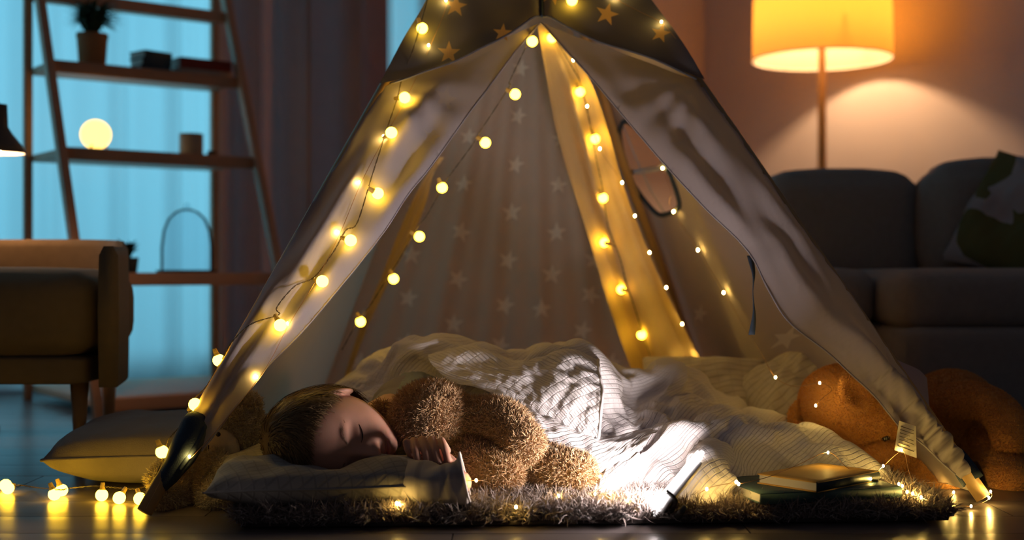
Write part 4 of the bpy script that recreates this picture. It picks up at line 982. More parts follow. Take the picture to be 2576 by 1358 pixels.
n2 = Vector((-0.15, -0.8, 0.6)).normalized(); a2 = Vector((1, -0.1, -0.08)); a2 = (a2 - n2 * a2.dot(n2)).normalized()
uv_pillow('pillowcase', P(1765, 1000, 2.66), 0.26, 0.19, 0.11, rot_axes(a2, n2.cross(a2), n2), M['pillow_rib'], pl2, 5)
pl3 = thing('pillow', P(1980, 1040, 2.62), 'plain beige pillow lying against the tent side wall', 'pillow')
n3 = Vector((-0.35, -0.55, 0.75)).normalized(); a3 = Vector((0.9, 0.15, 0.2)); a3 = (a3 - n3 * a3.dot(n3)).normalized()
uv_pillow('pillowcase', P(1985, 985, 2.60), 0.20, 0.18, 0.10, rot_axes(a3, n3.cross(a3), n3), M['pillow_rib'], pl3, 6)

# ------------------------------------------------------------------ glowing lamp panel on the rug
Bp = P(1652, 1280, 1.872); Tp = P(1758, 1152, 1.925)
la = (Tp - Bp); LL = la.length; la = la.normalized(); ln = Vector((-0.62, 0.34, 0.70)); ln = (ln - la * ln.dot(la)).normalized(); lw_ = la.cross(ln)
led = thing('led_lamp', Bp, 'small flat white lamp glowing as it leans on the rug', 'lamp')
Rl = rot_axes(lw_, la, ln); cl = (Bp + Tp) / 2
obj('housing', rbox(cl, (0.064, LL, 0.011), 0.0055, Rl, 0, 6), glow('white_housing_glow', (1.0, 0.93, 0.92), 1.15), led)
obj('light_panel', rbox(cl + ln * 0.0062, (0.056, LL - 0.012, 0.002), 0.001, Rl, 0, 3), glow('led_panel', (1.0, 0.88, 0.86), 200.0), led)
obj('back_plate', rbox(cl - ln * 0.0085 + la * -0.004, (0.050, LL - 0.022, 0.006), 0.003, Rl, 0, 5), mat('grey_plastic', (0.5, 0.46, 0.45), 0.4), led)
st = [cl - la * (LL * 0.36) + lw_ * s * 0.034 + ln * t for s, t in ((-1, 0.004), (-1, -0.012), (-0.5, -0.016), (0.5, -0.016), (1, -0.012), (1, 0.004))]
obj('strap', ribbon(catmull(st, 24), 0.009, lw_.cross(ln), 0.002), M['dark_metal'], led)
kb = cl - la * (LL * 0.30) - ln * 0.018 + lw_ * 0.01
obj('foot', rbox(kb + Vector((0.006, -0.004, -0.012)), (0.03, 0.016, 0.010), 0.004, Rl, 0, 3), M['dark_metal'], led)

# ------------------------------------------------------------------ books on the rug
M['yellow_cover'] = mat('yellow_cover', (0.62, 0.36, 0.09), 0.6, 0.06, 30, 0.1); M['teal_cover'] = mat('teal_cover', (0.045, 0.09, 0.095), 0.55, 0.06, 30, 0.1); M['black_cover'] = mat('black_cover', (0.03, 0.03, 0.035), 0.5); M['navy_cover'] = mat('navy_cover', (0.025, 0.04, 0.05), 0.5)
bz = RZT - 0.001
book('book', Vector((0.475, 1.985, bz)), (0.135, 0.19, 0.007), math.radians(106), M['black_cover'], 'thin black book at the bottom of the stack on the rug')
book('book', Vector((0.462, 1.99, bz + 0.007)), (0.155, 0.235, 0.017), math.radians(105), M['teal_cover'], 'dark teal book between the black and yellow books on the rug')
book('book', Vector((0.478, 1.985, bz + 0.024)), (0.112, 0.165, 0.016), math.radians(132), M['yellow_cover'], 'yellow notebook with navy spine topmost on the rug stack', spine=M['navy_cover'])

# ------------------------------------------------------------------ soft toys
M['tan_fur'] = furmat('tan_curly_plush', (0.42, 0.25, 0.12), (0.74, 0.50, 0.28), 0.9, 0.25)
M['cream_fur'] = furmat('cream_curly_plush', (0.48, 0.40, 0.27), (0.78, 0.67, 0.48), 0.85, 0.3)
M['orange_fur'] = furmat('orange_short_plush', (0.64, 0.30, 0.075), (0.82, 0.43, 0.13), 0.9, 0.5)
M['black_bead'] = mat('black_bead', (0.012, 0.012, 0.012), 0.12, 0.05, 30, 0, spec=0.7)
M['thread'] = mat('dark_thread', (0.03, 0.02, 0.015), 0.8)
tb = thing('teddy_bear', P(1230, 1230, 2.06), 'curly tan teddy bear hugged in front of the sleeping child', 'teddy bear')
def limb(name, pts, rads, matk, parent, dens=260000, **kw):
    n = len(pts) * 5; pp = catmull([P(*q) for q in pts], n); rr = np.interp(np.linspace(0, 1, n), np.linspace(0, 1, len(rads)), rads)
    vf = sweep(pp, rr, 22); area = 2 * math.pi * np.mean(rr) * np.linalg.norm(np.diff(pp, axis=0), axis=1).sum() + 4 * math.pi * np.mean(rr) ** 2
    return obj_fur(name, vf, M[matk], parent, count=int(area * dens), **kw)
def ball_part(name, c, r, matk, parent, rot=None, dens=260000, **kw):
    vf = ellipsoid(c, r, rot, 32, 20); area = 4 * math.pi * ((r[0] * r[1]) ** 1.6 / 3 + (r[0] * r[2]) ** 1.6 / 3 + (r[1] * r[2]) ** 1.6 / 3) ** (1 / 1.6)
    return obj_fur(name, vf, M[matk], parent, count=int(area * dens), **kw)
cf = dict(length=0.0115, width=0.0014, lean=0.75, curl=0.9, dens=560000)
ball_part('head', P(1085, 1050, 2.075), (0.064, 0.060, 0.056), 'tan_fur', tb, seed=1, **cf)
ball_part('muzzle', P(1030, 1068, 2.10), (0.024, 0.026, 0.022), 'tan_fur', tb, seed=2, **cf)
ball_part('ear', P(958, 1036, 2.10), (0.016, 0.010, 0.015), 'tan_fur', tb, seed=3, **cf)
ball_part('ear', P(1080, 1022, 2.022), (0.022, 0.009, 0.011), 'tan_fur', tb, seed=4, **cf)
ball_part('torso', P(1225, 1105, 2.12), (0.085, 0.062, 0.066), 'tan_fur', tb, seed=5, **cf)
limb('arm', [(1185, 1052, 2.07), (1260, 1062, 2.055), (1318, 1120, 2.02)], (0.030, 0.033, 0.031), 'tan_fur', tb, seed=6, **cf)
limb('leg', [(1170, 1150, 2.06), (1225, 1180, 2.02), (1262, 1190, 2.005)], (0.035, 0.034, 0.032), 'tan_fur', tb, seed=7, **cf)
limb('leg', [(1310, 1155, 2.07), (1390, 1180, 2.035), (1452, 1192, 2.02)], (0.033, 0.033, 0.031), 'tan_fur', tb, seed=8, **cf)
limb('arm', [(1130, 1120, 2.10), (1100, 1150, 2.09)], (0.028, 0.026), 'tan_fur', tb, seed=9, **cf)
obj('nose', ellipsoid(P(1012, 1068, 2.11), (0.007, 0.005, 0.005)), M['black_bead'], tb)
tgp = np.array([[tuple(P(1366 + 38 * u + 4 * v_, 1113 + 16 * u + 14 * v_, 2.015 + 0.004 * math.sin(5 * u))) for v_ in np.linspace(0, 1, 5)] for u in np.linspace(0, 1, 9)])
bt = obj('care_tag', grid_mesh(tgp), M['tagcloth'], tb)
for k in range(3):
    obj('print_line', ribbon([P(1372 + 28 * u + 4 * (0.25 * k + 0.25), 1115 + 16 * u + 14 * (0.25 * k + 0.25), 2.0135 + 0.004 * math.sin(5 * u)) for u in np.linspace(0.1, 0.9, 7)], 0.0006, (0, -1, 0), 0.0002), M['wire'], bt)

tc_ = thing('teddy_bear', G(480, 1285), 'cream curly teddy bear with stitched smile sitting beside the tent pole', 'teddy bear')
cf2 = dict(length=0.010, width=0.0015, lean=0.7, curl=0.9, dens=480000)
ball_part('head', P(592, 1082, 2.15), (0.050, 0.046, 0.051), 'cream_fur', tc_, seed=11, **cf2)
ball_part('ear', P(628, 1018, 2.14), (0.019, 0.010, 0.018), 'cream_fur', tc_, seed=12, **cf2)
ball_part('ear', P(640, 1120, 2.13), (0.015, 0.010, 0.015), 'cream_fur', tc_, seed=13, **cf2)
fd = Vector((-0.25, -0.95, -0.1)).normalized(); fx = Vector((0.5, -0.05, -0.85)); fx = (fx - fd * fx.dot(fd)).normalized(); Rf = rot_axes(fx, fd.cross(fx), fd)
mz = P(562, 1124, 2.105)
obj('muzzle', ellipsoid(mz, (0.031, 0.027, 0.020), Rf, 32, 20), mat('muzzle_velour', (0.58, 0.50, 0.37), 0.9, 0.1, 60, 0.3, 700), tc_)
def on_muzzle(a, b, e=0.0):      # a along the eye line, b up the face
    k = math.sqrt(max(0.02, 1 - (a / 0.031) ** 2 - (b / 0.027) ** 2)); return mz + Rf @ Vector((a, b, 0.020 * k + e))
upv = Rf @ Vector((0, 1, 0)); sgn = 1 if upv.x > 0 else -1
obj('smile', sweep(catmull([on_muzzle(a, sgn * (-0.013 - 0.006 * (1 - (a / 0.014) ** 2)), 0.0008) for a in np.linspace(-0.014, 0.014, 9)], 20), 0.0009, 6), M['thread'], tc_)
for a, b in ((-0.0215, 0.011), (0.0225, 0.009)):
    obj('eye', ellipsoid(on_muzzle(a, sgn * b, 0.001), (0.0042, 0.0042, 0.003), Rf), M['black_bead'], tc_)
ball_part('torso', P(492, 1205, 2.13), (0.062, 0.052, 0.050), 'cream_fur', tc_, seed=14, **cf2)
limb('leg', [(455, 1235, 2.09), (425, 1250, 2.045), (408, 1248, 2.02)], (0.027, 0.024, 0.020), 'cream_fur', tc_, seed=15, **cf2)
limb('leg', [(530, 1235, 2.08), (548, 1255, 2.035)], (0.027, 0.023), 'cream_fur', tc_, seed=16, **cf2)
limb('arm', [(430, 1180, 2.10), (400, 1205, 2.085)], (0.020, 0.018), 'cream_fur', tc_, seed=17, **cf2)
limb('arm', [(545, 1165, 2.08), (585, 1200, 2.06)], (0.020, 0.018), 'cream_fur', tc_, seed=18, **cf2)
rbm = mat('brown_ribbon', (0.10, 0.045, 0.02), 0.6)
obj('neck_ribbon', sweep(catmull([P(540, 1165, 2.08), P(565, 1180, 2.07), P(590, 1178, 2.08), P(606, 1165, 2.10)], 16), 0.006, 8, True, 0.3), rbm, tc_)
for q in (((580, 1182, 2.062), (592, 1215, 2.05), (598, 1250, 2.045)), ((576, 1182, 2.062), (575, 1215, 2.05), (580, 1240, 2.045))):
    obj('ribbon_tail', ribbon(catmull([P(*z) for z in q], 10), 0.012, (0, -1, 0)), rbm, tc_)

to = thing('teddy_bear', G(2420, 1245), 'large orange plush bear lying face down past the tent pole', 'teddy bear')
cf3 = dict(length=0.0040, width=0.0013, lean=0.5, curl=0.4, dens=380000)
Rh = Matrix.Rotation(math.radians(25), 3, 'Y')
ball_part('head', P(2170, 1045, 2.36), (0.122, 0.105, 0.088), 'orange_fur', to, Rh, seed=21, **cf3)
ball_part('muzzle', P(2226, 1150, 2.268), (0.050, 0.045, 0.029), 'orange_fur', to, Matrix.Rotation(math.radians(-8), 3, 'Y'), seed=22, **cf3)
def ear(c, R, seed, tilt):
    v, f = ellipsoid((0, 0, 0), (0.030, 0.012, 0.036), None, 28, 18); n = Vector(R).normalized(); xa = n.cross(Vector((0, 0, 1))); xa = Vector((1, 0, 0)) if xa.length < .1 else xa.normalized()
    rot = rot_axes(xa, n, xa.cross(n)) @ Matrix.Rotation(tilt, 3, 'Y'); out_ = []
    for q in v:
        q = Vector(q)
        if q.y > 0: q.y -= 0.017 * math.exp(-((q.x / 0.017) ** 2 + (q.z / 0.020) ** 2))   # hollow of the ear
        out_.append(Vector(c) + rot @ q)
    area = 0.0085
    return obj_fur('ear', (out_, f), M['orange_fur'], to, count=int(area * 380000), length=0.004, width=0.0013, lean=0.5, curl=0.4, seed=seed)
ear(P(2152, 992, 2.255), (0.15, -0.95, 0.25), 23, 0.5)
ear(P(2022, 1050, 2.36), (-0.4, -0.85, 0.1), 24, -0.2)
obj('nose', ellipsoid(P(2203, 1166, 2.238), (0.0125, 0.008, 0.007), Matrix.Rotation(0.15, 3, 'Y')), M['black_bead'], to)
hc = P(2170, 1045, 2.36)
eyep = P(2228, 1103, 2.262)
ey = obj('eye', ellipsoid(eyep, (0.0085, 0.006, 0.0062), Matrix.Rotation(-0.4, 3, 'Y')), M['black_bead'], to)
for k in range(7):
    a = k * 0.9; obj('stitch', ellipsoid(eyep + Vector((0.0045 * math.cos(a) * (1 if k else 0), -0.0058, 0.003 * math.sin(a) * (1 if k else 0))), (0.0007, 0.0005, 0.0007), None, 6, 5), M['tagcloth'], ey)
obj('eye', ellipsoid(P(2130, 1140, 2.285), (0.0085, 0.006, 0.0062)), M['black_bead'], to)
ball_part('torso', P(2395, 1042, 2.52), (0.092, 0.085, 0.088), 'orange_fur', to, seed=25, **cf3)
limb('arm', [(2390, 1010, 2.42), (2460, 1008, 2.35), (2523, 1045, 2.29), (2541, 1103, 2.26)], (0.033, 0.033, 0.033, 0.030), 'orange_fur', to, seed=26, **cf3)
limb('leg', [(2490, 1090, 2.44), (2525, 1160, 2.30), (2542, 1210, 2.22)], (0.042, 0.037, 0.035), 'orange_fur', to, seed=27, **cf3)
limb('arm', [(2300, 1140, 2.34), (2330, 1180, 2.27), (2370, 1195, 2.24)], (0.044, 0.046, 0.040), 'orange_fur', to, seed=28, **cf3)
limb('leg', [(2400, 1110, 2.58), (2420, 1140, 2.56)], (0.04, 0.04), 'orange_fur', to, seed=29, **cf3)

# ------------------------------------------------------------------ the sleeping child
kid = thing('person', P(900, 1200, 2.05), 'sleeping child with blond hair in grey pyjamas, one cheek on the plaid pillow', 'person')
PHI, TAU = math.radians(33), math.radians(9)
Zl = Vector((-math.cos(PHI), -math.sin(PHI), 0.03)).normalized(); F0 = Vector((math.sin(PHI), -math.cos(PHI), 0)); F0 = (F0 - Zl * F0.dot(Zl)).normalized()
Dn = F0.cross(Zl)                              # towards the child's right ear, which lies on the pillow
Fd = F0 * math.cos(TAU) + Dn * math.sin(TAU); Xr = Fd.cross(Zl)
RH = rot_axes(Xr, Fd, Zl); HC = P(838, 1103, 2.035)
def gs(x, z, cx, cz, sx, sz): return math.exp(-((x - cx) / sx) ** 2 - ((z - cz) / sz) ** 2)
def head_local(th, ph):
    """head surface in the child's own frame: x right, y forward, z to the crown"""
    a, b, c = 0.071, 0.089, 0.102
    x = a * math.sin(th) * math.sin(ph); y = b * math.sin(th) * math.cos(ph); z = c * math.cos(th)
    if z < -0.02:
        k = min(1.0, (-z - 0.02) / 0.08); x *= 1 - 0.30 * k * k
        if y < 0: y *= 1 - 0.35 * k
        else: y = y * (1 - 0.08 * k) + 0.016 * k * max(0, y / b)
    if y < 0 and z > 0: y *= 1.06
    if y > 0:
        w = min(1.0, y / 0.035); d = 0
        d += -0.004 * gs(x, z, 0, 0.02, 0.05, 0.04)
        for s in (-1, 1):
            d += -0.0085 * gs(x, z, s * 0.029, 0.001, 0.015, 0.010) + 0.0062 * gs(x, z, s * 0.029, -0.003, 0.0115, 0.0078) - 0.0020 * gs(x, z, s * 0.029, -0.0075, 0.012, 0.0014)
            d += 0.0034 * gs(x, z, s * 0.026, 0.018, 0.018, 0.007) + 0.0065 * gs(x, z, s * 0.036, -0.036, 0.022, 0.020)
            d += 0.0065 * gs(x, z, s * 0.0105, -0.0305, 0.0055, 0.0055)
        nz = max(0.0, min(1.0, (0.008 - z) / 0.036))
        if z > -0.034: d += (0.003 + 0.0145 * nz ** 1.3) * math.exp(-(x / (0.0065 + 0.003 * nz)) ** 2) * (1 if z < 0.008 else math.exp(-((z - 0.008) / 0.01) ** 2))
        else: d += 0.0175 * math.exp(-(x / 0.0095) ** 2) * math.exp(-((z + 0.034) / 0.0045) ** 2)
        d += 0.0060 * gs(x, z, 0, -0.0495, 0.016, 0.0045) + 0.0062 * gs(x, z, 0, -0.0605, 0.0135, 0.005) - 0.0052 * gs(x, z, 0, -0.0550, 0.019, 0.0016) - 0.0035 * gs(x, z, 0, -0.069, 0.016, 0.004)
        d += 0.0075 * gs(x, z, 0, -0.082, 0.018, 0.012)
        y += d * w
    return Vector((x, y, z))
def head_mesh(nu=120, nv=110):
    v = [HC + RH @ head_local(1e-4, 0)]
    for j in range(1, nv):
        for i in range(nu): v.append(HC + RH @ head_local(math.pi * j / nv, 2 * math.pi * i / nu))
    v.append(HC + RH @ head_local(math.pi - 1e-4, 0))
    f = [(0, 1 + (i + 1) % nu, 1 + i) for i in range(nu)]
    for j in range(nv - 2):
        for i in range(nu):
            a = 1 + j * nu + i; b = 1 + j * nu + (i + 1) % nu; f.append((a, b, b + nu, a + nu))
    e = len(v) - 1; s = 1 + (nv - 2) * nu
    return v, f + [(s + i, s + (i + 1) % nu, e) for i in range(nu)]
parts = [head_mesh()]
def ear_mesh(side):
    v, f = ellipsoid((0, 0, 0), (0.0075, 0.0165, 0.026), None, 28, 20); out_ = []
    for q in v:
        q = Vector(q)
        if q.x * side > 0: q.x -= side * 0.0085 * math.exp(-((q.y - 0.001) / 0.0095) ** 2 - ((q.z - 0.002) / 0.015) ** 2)
        q = Matrix.Rotation(side * -0.45, 3, 'Z') @ q
        out_.append(HC + RH @ (q + Vector((side * 0.0745, -0.010, -0.006))))
    return out_, f
parts.append(ear_mesh(-1))
# neck, torso, hips and legs under the duvet
def tube(pts, rads, n=20):
    m = len(pts) * 6; pp = catmull([P(*q) if not isinstance(q, Vector) else q for q in pts], m); rr = np.interp(np.linspace(0, 1, m), np.linspace(0, 1, len(rads)), rads); return sweep(pp, rr, n)
NB = HC + RH @ Vector((0, -0.03, -0.07)); SH = P(1035, 1035, 2.28)
parts.append(tube([NB, (NB + SH) / 2 + UP * 0.005, SH], (0.040, 0.040, 0.060)))
TORSO = [SH, P(1180, 1030, 2.46), P(1340, 1025, 2.52), P(1470, 1020, 2.54)]
parts.append(tube(TORSO, (0.062, 0.074, 0.070, 0.074)))
parts.append(tube([P(1470, 1020, 2.54), P(1560, 1075, 2.48), P(1650, 1095, 2.44)], (0.058, 0.044, 0.036)))
parts.append(tube([P(1650, 1095, 2.44), P(1760, 1095, 2.48), P(1880, 1095, 2.52)], (0.036, 0.030, 0.024)))
parts.append(tube([P(1480, 1040, 2.60), P(1600, 1060, 2.58), P(1720, 1075, 2.58), P(1860, 1090, 2.60)], (0.052, 0.044, 0.034, 0.024)))
parts.append(tube([P(1880, 1095, 2.52), P(1905, 1085, 2.50)], (0.022, 0.018)))
# lower (right) arm: shoulder under the pillow edge, forearm along the pillow, wrist in the cuff
EL = P(925, 1200, 2.00); WR = P(1155, 1214, 1.915)
parts.append(tube([SH + Vector((-0.02, 0, -0.06)), P(960, 1170, 2.12), EL], (0.045, 0.036, 0.030)))
parts.append(tube([EL, P(1040, 1214, 1.94), WR], (0.030, 0.027, 0.019)))
# hand folded back over the forearm: palm block, four curled fingers and the thumb
PALM = [P(1150, 1210, 1.925), P(1130, 1188, 1.955), P(1100, 1164, 1.985), P(1075, 1146, 1.988)]
parts.append(sweep(catmull(PALM, 14), np.interp(np.linspace(0, 1, 14), [0, .5, 1], [0.017, 0.021, 0.020]), 16, True, 1.25))
FG = [((1040, 1110), (1052, 1166), 0.0068), ((1062, 1107), (1080, 1174), 0.0074), ((1086, 1107), (1104, 1170), 0.0074), ((1110, 1110), (1127, 1156), 0.0068)]
NAILS = []
for (tx, ty), (bx_, by), r in FG:
    r *= 0.86
    mcp = P(tx, ty - 2, 1.972); pip = P(bx_, by, 1.940); dip = P(bx_ - 3, by + 8, 1.960); tip = P(bx_ - 4, by - 14, 1.972)
    parts.append(sweep(catmull([P((tx + bx_) / 2 + 6, (ty + by) / 2, 1.99), mcp, P((tx + bx_) / 2 - 1, (ty + by) / 2 - 6, 1.946), pip, dip, tip], 26), np.interp(np.linspace(0, 1, 26), [0, .25, .5, .65, 1], [r * 1.1, r * 1.0, r * .98, r * 1.12, r * .8]), 14))
parts.append(sweep(catmull([P(1100, 1172, 2.0), P(1060, 1162, 1.972), P(1034, 1138, 1.958), P(1022, 1112, 1.962)], 18), np.interp(np.linspace(0, 1, 18), [0, .4, .75, 1], [0.011, 0.0085, 0.0078, 0.006]), 14))
bv, bf = join(*parts); bme = make_mesh('body', bv, bf)
M['skin'] = mat('skin', (0.56, 0.29, 0.20), 0.55, 0.06, 40, 0.06, 500, spec=0.3, sss=0.25)
body = obj('body', None, M['skin'], kid, me=bme)
rm_ = body.modifiers.new('one_skin', 'REMESH'); rm_.mode = 'VOXEL'; rm_.voxel_size = 0.0016; rm_.use_smooth_shade = True
sm_ = body.modifiers.new('soften', 'SMOOTH'); sm_.factor = 0.5; sm_.iterations = 2
dg = bpy.context.evaluated_depsgraph_get(); ev = body.evaluated_get(dg); nm = bpy.data.meshes.new_from_object(ev)
body.modifiers.clear(); body.data = nm; nm.name = 'body'
if not nm.materials: nm.materials.append(M['skin'])
nm.polygons.foreach_set('use_smooth', [True] * len(nm.polygons))
# eyelashes, brows, lips
def face_pt(x, z, e=0.0):
    best = None                                   # invert the head surface by search over angles
    th = math.acos(max(-1, min(1, z / 0.102))); s = math.sin(th); k = 1.0
    if z < -0.02: k = 1 - 0.30 * min(1.0, (-z - 0.02) / 0.08) ** 2
    sp = max(-1, min(1, x / (0.071 * s * k + 1e-9))); q = head_local(th, math.asin(sp)); q.y += e
    return HC + RH @ q
M['lash'] = mat('lash', (0.03, 0.018, 0.012), 0.7)
for s in (-1, 1):
    obj('eyelash', sweep(catmull([face_pt(s * (0.029 + t * 0.0125), -0.0078 - 0.0022 * (1 - t * t), 0.0003) for t in np.linspace(-1, 1, 9)], 18), np.interp(np.linspace(0, 1, 18), [0, .5, 1], [0.0004, 0.0011, 0.0005]), 6), M['lash'], kid)
    ls = []
    for i in range(26):
        t = random.random(); x = s * (0.013 + 0.032 * t); z = 0.0165 + 0.006 * math.sin(math.pi * t) + random.uniform(-0.002, 0.002)
        ls.append(sweep([face_pt(x, z, 0.0004), face_pt(x + s * 0.004, z + 0.0008, 0.001)], 0.00017, 4, False))
    obj('eyebrow', join(*ls), mat('brow_hair', (0.24, 0.14, 0.075), 0.7), kid)
M['lip'] = mat('lip', (0.50, 0.19, 0.15), 0.45, 0.06, 60, 0.05, sss=0.2)
lg = np.array([[tuple(face_pt(0.0165 * a, -0.0552 + b * (0.0075 if b > 0 else 0.0095) * (1 - a * a) ** 0.7, 0.0006)) for b in np.linspace(-1, 1, 13)] for a in np.linspace(-0.99, 0.99, 23)])
obj('lips', grid_mesh(lg), M['lip'], kid)
# hair: a close cap plus combed strands
M['hair'] = furmat('blond_brown_hair', (0.075, 0.045, 0.022), (0.30, 0.19, 0.09), 0.42, 0.0)
def hairline(ph):           # lowest polar angle of hair for azimuth ph (0 = face)
    a = abs((ph + math.pi) % (2 * math.pi) - math.pi)
    return float(np.interp(a, [0, 0.5, 0.9, 1.25, 1.5, 1.8, 2.3, math.pi], [0.70, 0.76, 0.98, 1.32, 1.46, 1.95, 2.15, 2.2]))
hv, hf = [], []; nu_, nv_ = 72, 26
for j in range(nv_ + 1):
    for i in range(nu_):
        ph = 2 * math.pi * i / nu_; th = hairline(ph) * j / nv_ + 1e-3; q = head_local(th, ph); e = 0.010 * (1 - (j / nv_) ** 6) + 0.001
        hv.append(HC + RH @ (q + q.normalized() * e))
hf = [(j * nu_ + i, j * nu_ + (i + 1) % nu_, (j + 1) * nu_ + (i + 1) % nu_, (j + 1) * nu_ + i) for j in range(nv_) for i in range(nu_)]
obj('hair_cap', (hv, hf), M['hair'], kid)
rsn = np.random.default_rng(31); SV, SF = [], []
CR = (0.35, math.pi * 0.9)         # whorl
nst = 5200; segs = 9
for s in range(nst):
    ph0 = rsn.uniform(-math.pi, math.pi); th0 = rsn.uniform(0.02, 0.98) ** 0.8 * hairline(ph0) * 0.93
    k0 = len(SV); lift = rsn.uniform(0.010, 0.016); Ln = rsn.uniform(0.05, 0.10); wdt = rsn.uniform(0.0006, 0.0012)
    q = head_local(th0, ph0); pos = q + q.normalized() * 0.006; th, ph = th0, ph0
    # comb direction: away from the whorl, forward over the forehead
    prev = None; pts = []
    a_ = abs((ph0 + math.pi) % (2 * math.pi) - math.pi)
    for t in range(segs):
        u = t / (segs - 1); q = head_local(min(th, 2.6), ph); rad = q.normalized()
        e = lift * (0.55 + 0.45 * math.sin(math.pi * min(1, u * 1.1))) + 0.002 * rsn.normal() * u * 0.4
        wp_ = HC + RH @ (q + rad * e); wp_.z -= 0.010 * u * u * (th > hairline(ph) * 0.9)     # ends fall to the pillow
        pts.append(wp_)
        st_ = Ln / segs / 0.095; fr_ = max(0.0, 1 - a_ / 1.5); th += st_ * (0.85 - 0.45 * fr_); ph += st_ * (0.15 + 1.0 * fr_) + 0.025 * rsn.normal()
        if th > hairline(ph) + 0.10 + 0.16 * rsn.random(): break
    if len(pts) < 3: continue
    for t, p in enumerate(pts):
        d = (pts[min(t + 1, len(pts) - 1)] - pts[max(0, t - 1)]); nrm = (p - HC); sd = d.cross(nrm); sd = sd.normalized() * wdt * (1 - 0.7 * t / (len(pts) - 1)); SV += [p - sd, p + sd]
    SF += [(k0 + 2 * t, k0 + 2 * t + 1, k0 + 2 * t + 3, k0 + 2 * t + 2) for t in range(len(pts) - 1)]
obj('hair_strands', (SV, SF), M['hair'], kid, kind='stuff')
# pyjama sleeve with an open cuff, and the collar side of the shirt
M['pyjama'] = duvet_mat('grey_pyjama_cotton', (0.40, 0.36, 0.35), (0.30, 0.27, 0.27), 9, 10, 0.1, True)
sl_p = catmull([P(905, 1195, 2.02), P(985, 1212, 1.955), P(1075, 1220, 1.915), P(1140, 1217, 1.905), P(1172, 1210, 1.905)], 40)
sl_r = np.interp(np.linspace(0, 1, 40), [0, .3, .6, .85, 1], [0.040, 0.036, 0.033, 0.031, 0.034]); gridS = []
tt = np.gradient(sl_p, axis=0)
for i in range(40):
    t = tt[i] / np.linalg.norm(tt[i]); u = np.cross([0, 0, 1.0], t); u /= np.linalg.norm(u); w = np.cross(t, u); row = []
    for k in range(37):
        a = 2 * math.pi * k / 36; r = sl_r[i] * (1 + 0.10 * math.sin(3 * a + i * 0.25) * (0.4 + 0.6 * i / 39) + 0.05 * math.sin(i * 0.9 + 2 * a) + 0.04 * math.sin(i * 0.55 - a))
        if i > 33: r *= 1 + 0.020 * (i - 33) * (0.4 + 0.6 * max(0, math.cos(a - 1.2)))
        q = sl_p[i] + r * (math.cos(a) * u + math.sin(a) * w); q[2] = max(q[2], RZT); row.append(q)
    gridS.append(row)
cloth_obj('sleeve', np.array(gridS), M['pyjama'], kid)
rimS = np.array(gridS)[-1]; obj('cuff_edge', sweep(rimS, 0.0017, 6, False), mat('cuff_white', (0.62, 0.57, 0.55), 0.85), kid)
shp = [[(905, 1040, 2.235), (960, 1012, 2.20), (1010, 1000, 2.195), (1070, 1010, 2.20)], [(930, 1010, 2.27), (985, 975, 2.235), (1030, 962, 2.225), (1085, 975, 2.23)], [(950, 985, 2.31), (1005, 945, 2.285), (1050, 935, 2.275), (1100, 950, 2.28)]]
obj('pyjama_top', tube([(NB + SH * 2) / 3, SH, P(1180, 1030, 2.46), P(1340, 1025, 2.52)], (0.052, 0.068, 0.080, 0.075)), M['pyjama'], kid)
cloth_obj('shirt', wrinkle(bicubic([[tuple(P(*q)) for q in r] for r in shp], 50, 30), 1.08, 90, 0.03, 0.003, 2, None, 0.4, 4), mat('pale_shirt', (0.34, 0.36, 0.34), 0.85), kid)

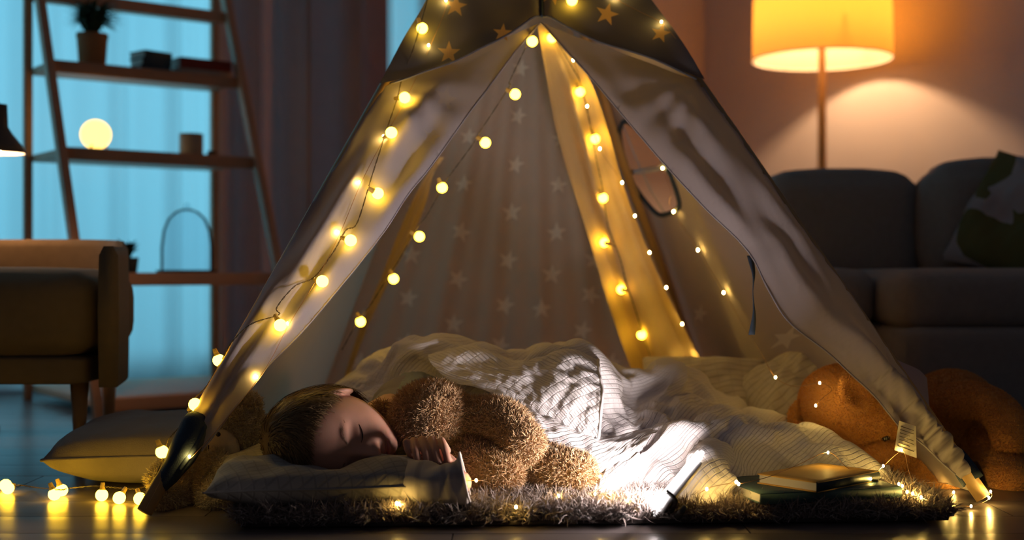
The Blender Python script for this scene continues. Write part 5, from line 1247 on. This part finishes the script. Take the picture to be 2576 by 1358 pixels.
# ------------------------------------------------------------------ fairy lights trailing over rug, books and floor
def rz(px, py, z=RZT + 0.004): return G(px, py, z)
led_string('fairy light wire trailing along the pillow and the rug front', [rz(940, 1262), rz(998, 1265, 0.036), P(1030, 1245, 1.905), P(1067, 1222, 1.905), P(1115, 1214, 1.905), P(1198, 1208, 1.905), P(1225, 1212, 1.93), rz(1250, 1228)], [rz(998, 1266, 0.037), rz(1004, 1268, 0.036), P(1067, 1222, 1.902), P(1113, 1215, 1.902), P(1198, 1208, 1.902)])
led_string('fairy light wire crossing the rug beneath the teddy bear leg', [rz(1260, 1272), rz(1298, 1275), rz(1350, 1262), rz(1405, 1247, 0.034), P(1450, 1225, 1.955), P(1510, 1198, 1.955), P(1524, 1200, 1.955), P(1515, 1222, 1.93), rz(1497, 1242, 0.036), rz(1485, 1248), rz(1535, 1241, 0.036), rz(1575, 1236), rz(1588, 1250), rz(1580, 1258)], [rz(1298, 1275, 0.034), rz(1405, 1247, 0.037), P(1510, 1198, 1.952), rz(1497, 1242, 0.04), rz(1535, 1241, 0.04), rz(1580, 1258, 0.036)])
led_string('fairy light wire winding over the books to the tent pole foot', [P(1760, 1240, 1.915), P(1778, 1230, 1.912), P(1800, 1222, 1.912), P(1855, 1213, 1.905), P(1862, 1216, 1.905), P(1930, 1200, 1.93), P(2000, 1172, 1.99), P(2083, 1138, 2.04), P(2130, 1175, 2.02), P(2186, 1203, 1.985), P(2222, 1172, 2.10), P(2270, 1135, 2.06), P(2285, 1180, 2.05), rz(2300, 1225, 0.036), rz(2317, 1250, 0.036), rz(2355, 1262, 0.036), G(2399, 1238, 0.012), G(2380, 1262, 0.004), G(2443, 1273, 0.005), G(2488, 1255, 0.010), G(2492, 1237, 0.02), G(2450, 1210, 0.012), G(2399, 1216, 0.012), rz(2330, 1213, 0.037), rz(2270, 1222, 0.037), rz(2262, 1217, 0.038), rz(2282, 1238, 0.037), rz(2320, 1251, 0.036)],
           [P(1778, 1230, 1.910), P(1852, 1212, 1.902), P(1858, 1217, 1.902), P(2083, 1138, 2.036), P(2190, 1204, 1.98), P(2222, 1172, 2.095), P(2268, 1132, 2.056), rz(2317, 1251, 0.038), G(2399, 1238, 0.014), G(2380, 1262, 0.006), G(2443, 1273, 0.007), G(2488, 1252, 0.012), G(2484, 1245, 0.014), G(2492, 1236, 0.022), G(2399, 1216, 0.014), rz(2270, 1222, 0.040), rz(2261, 1217, 0.041), rz(2282, 1237, 0.040), rz(2296, 1241, 0.039)])
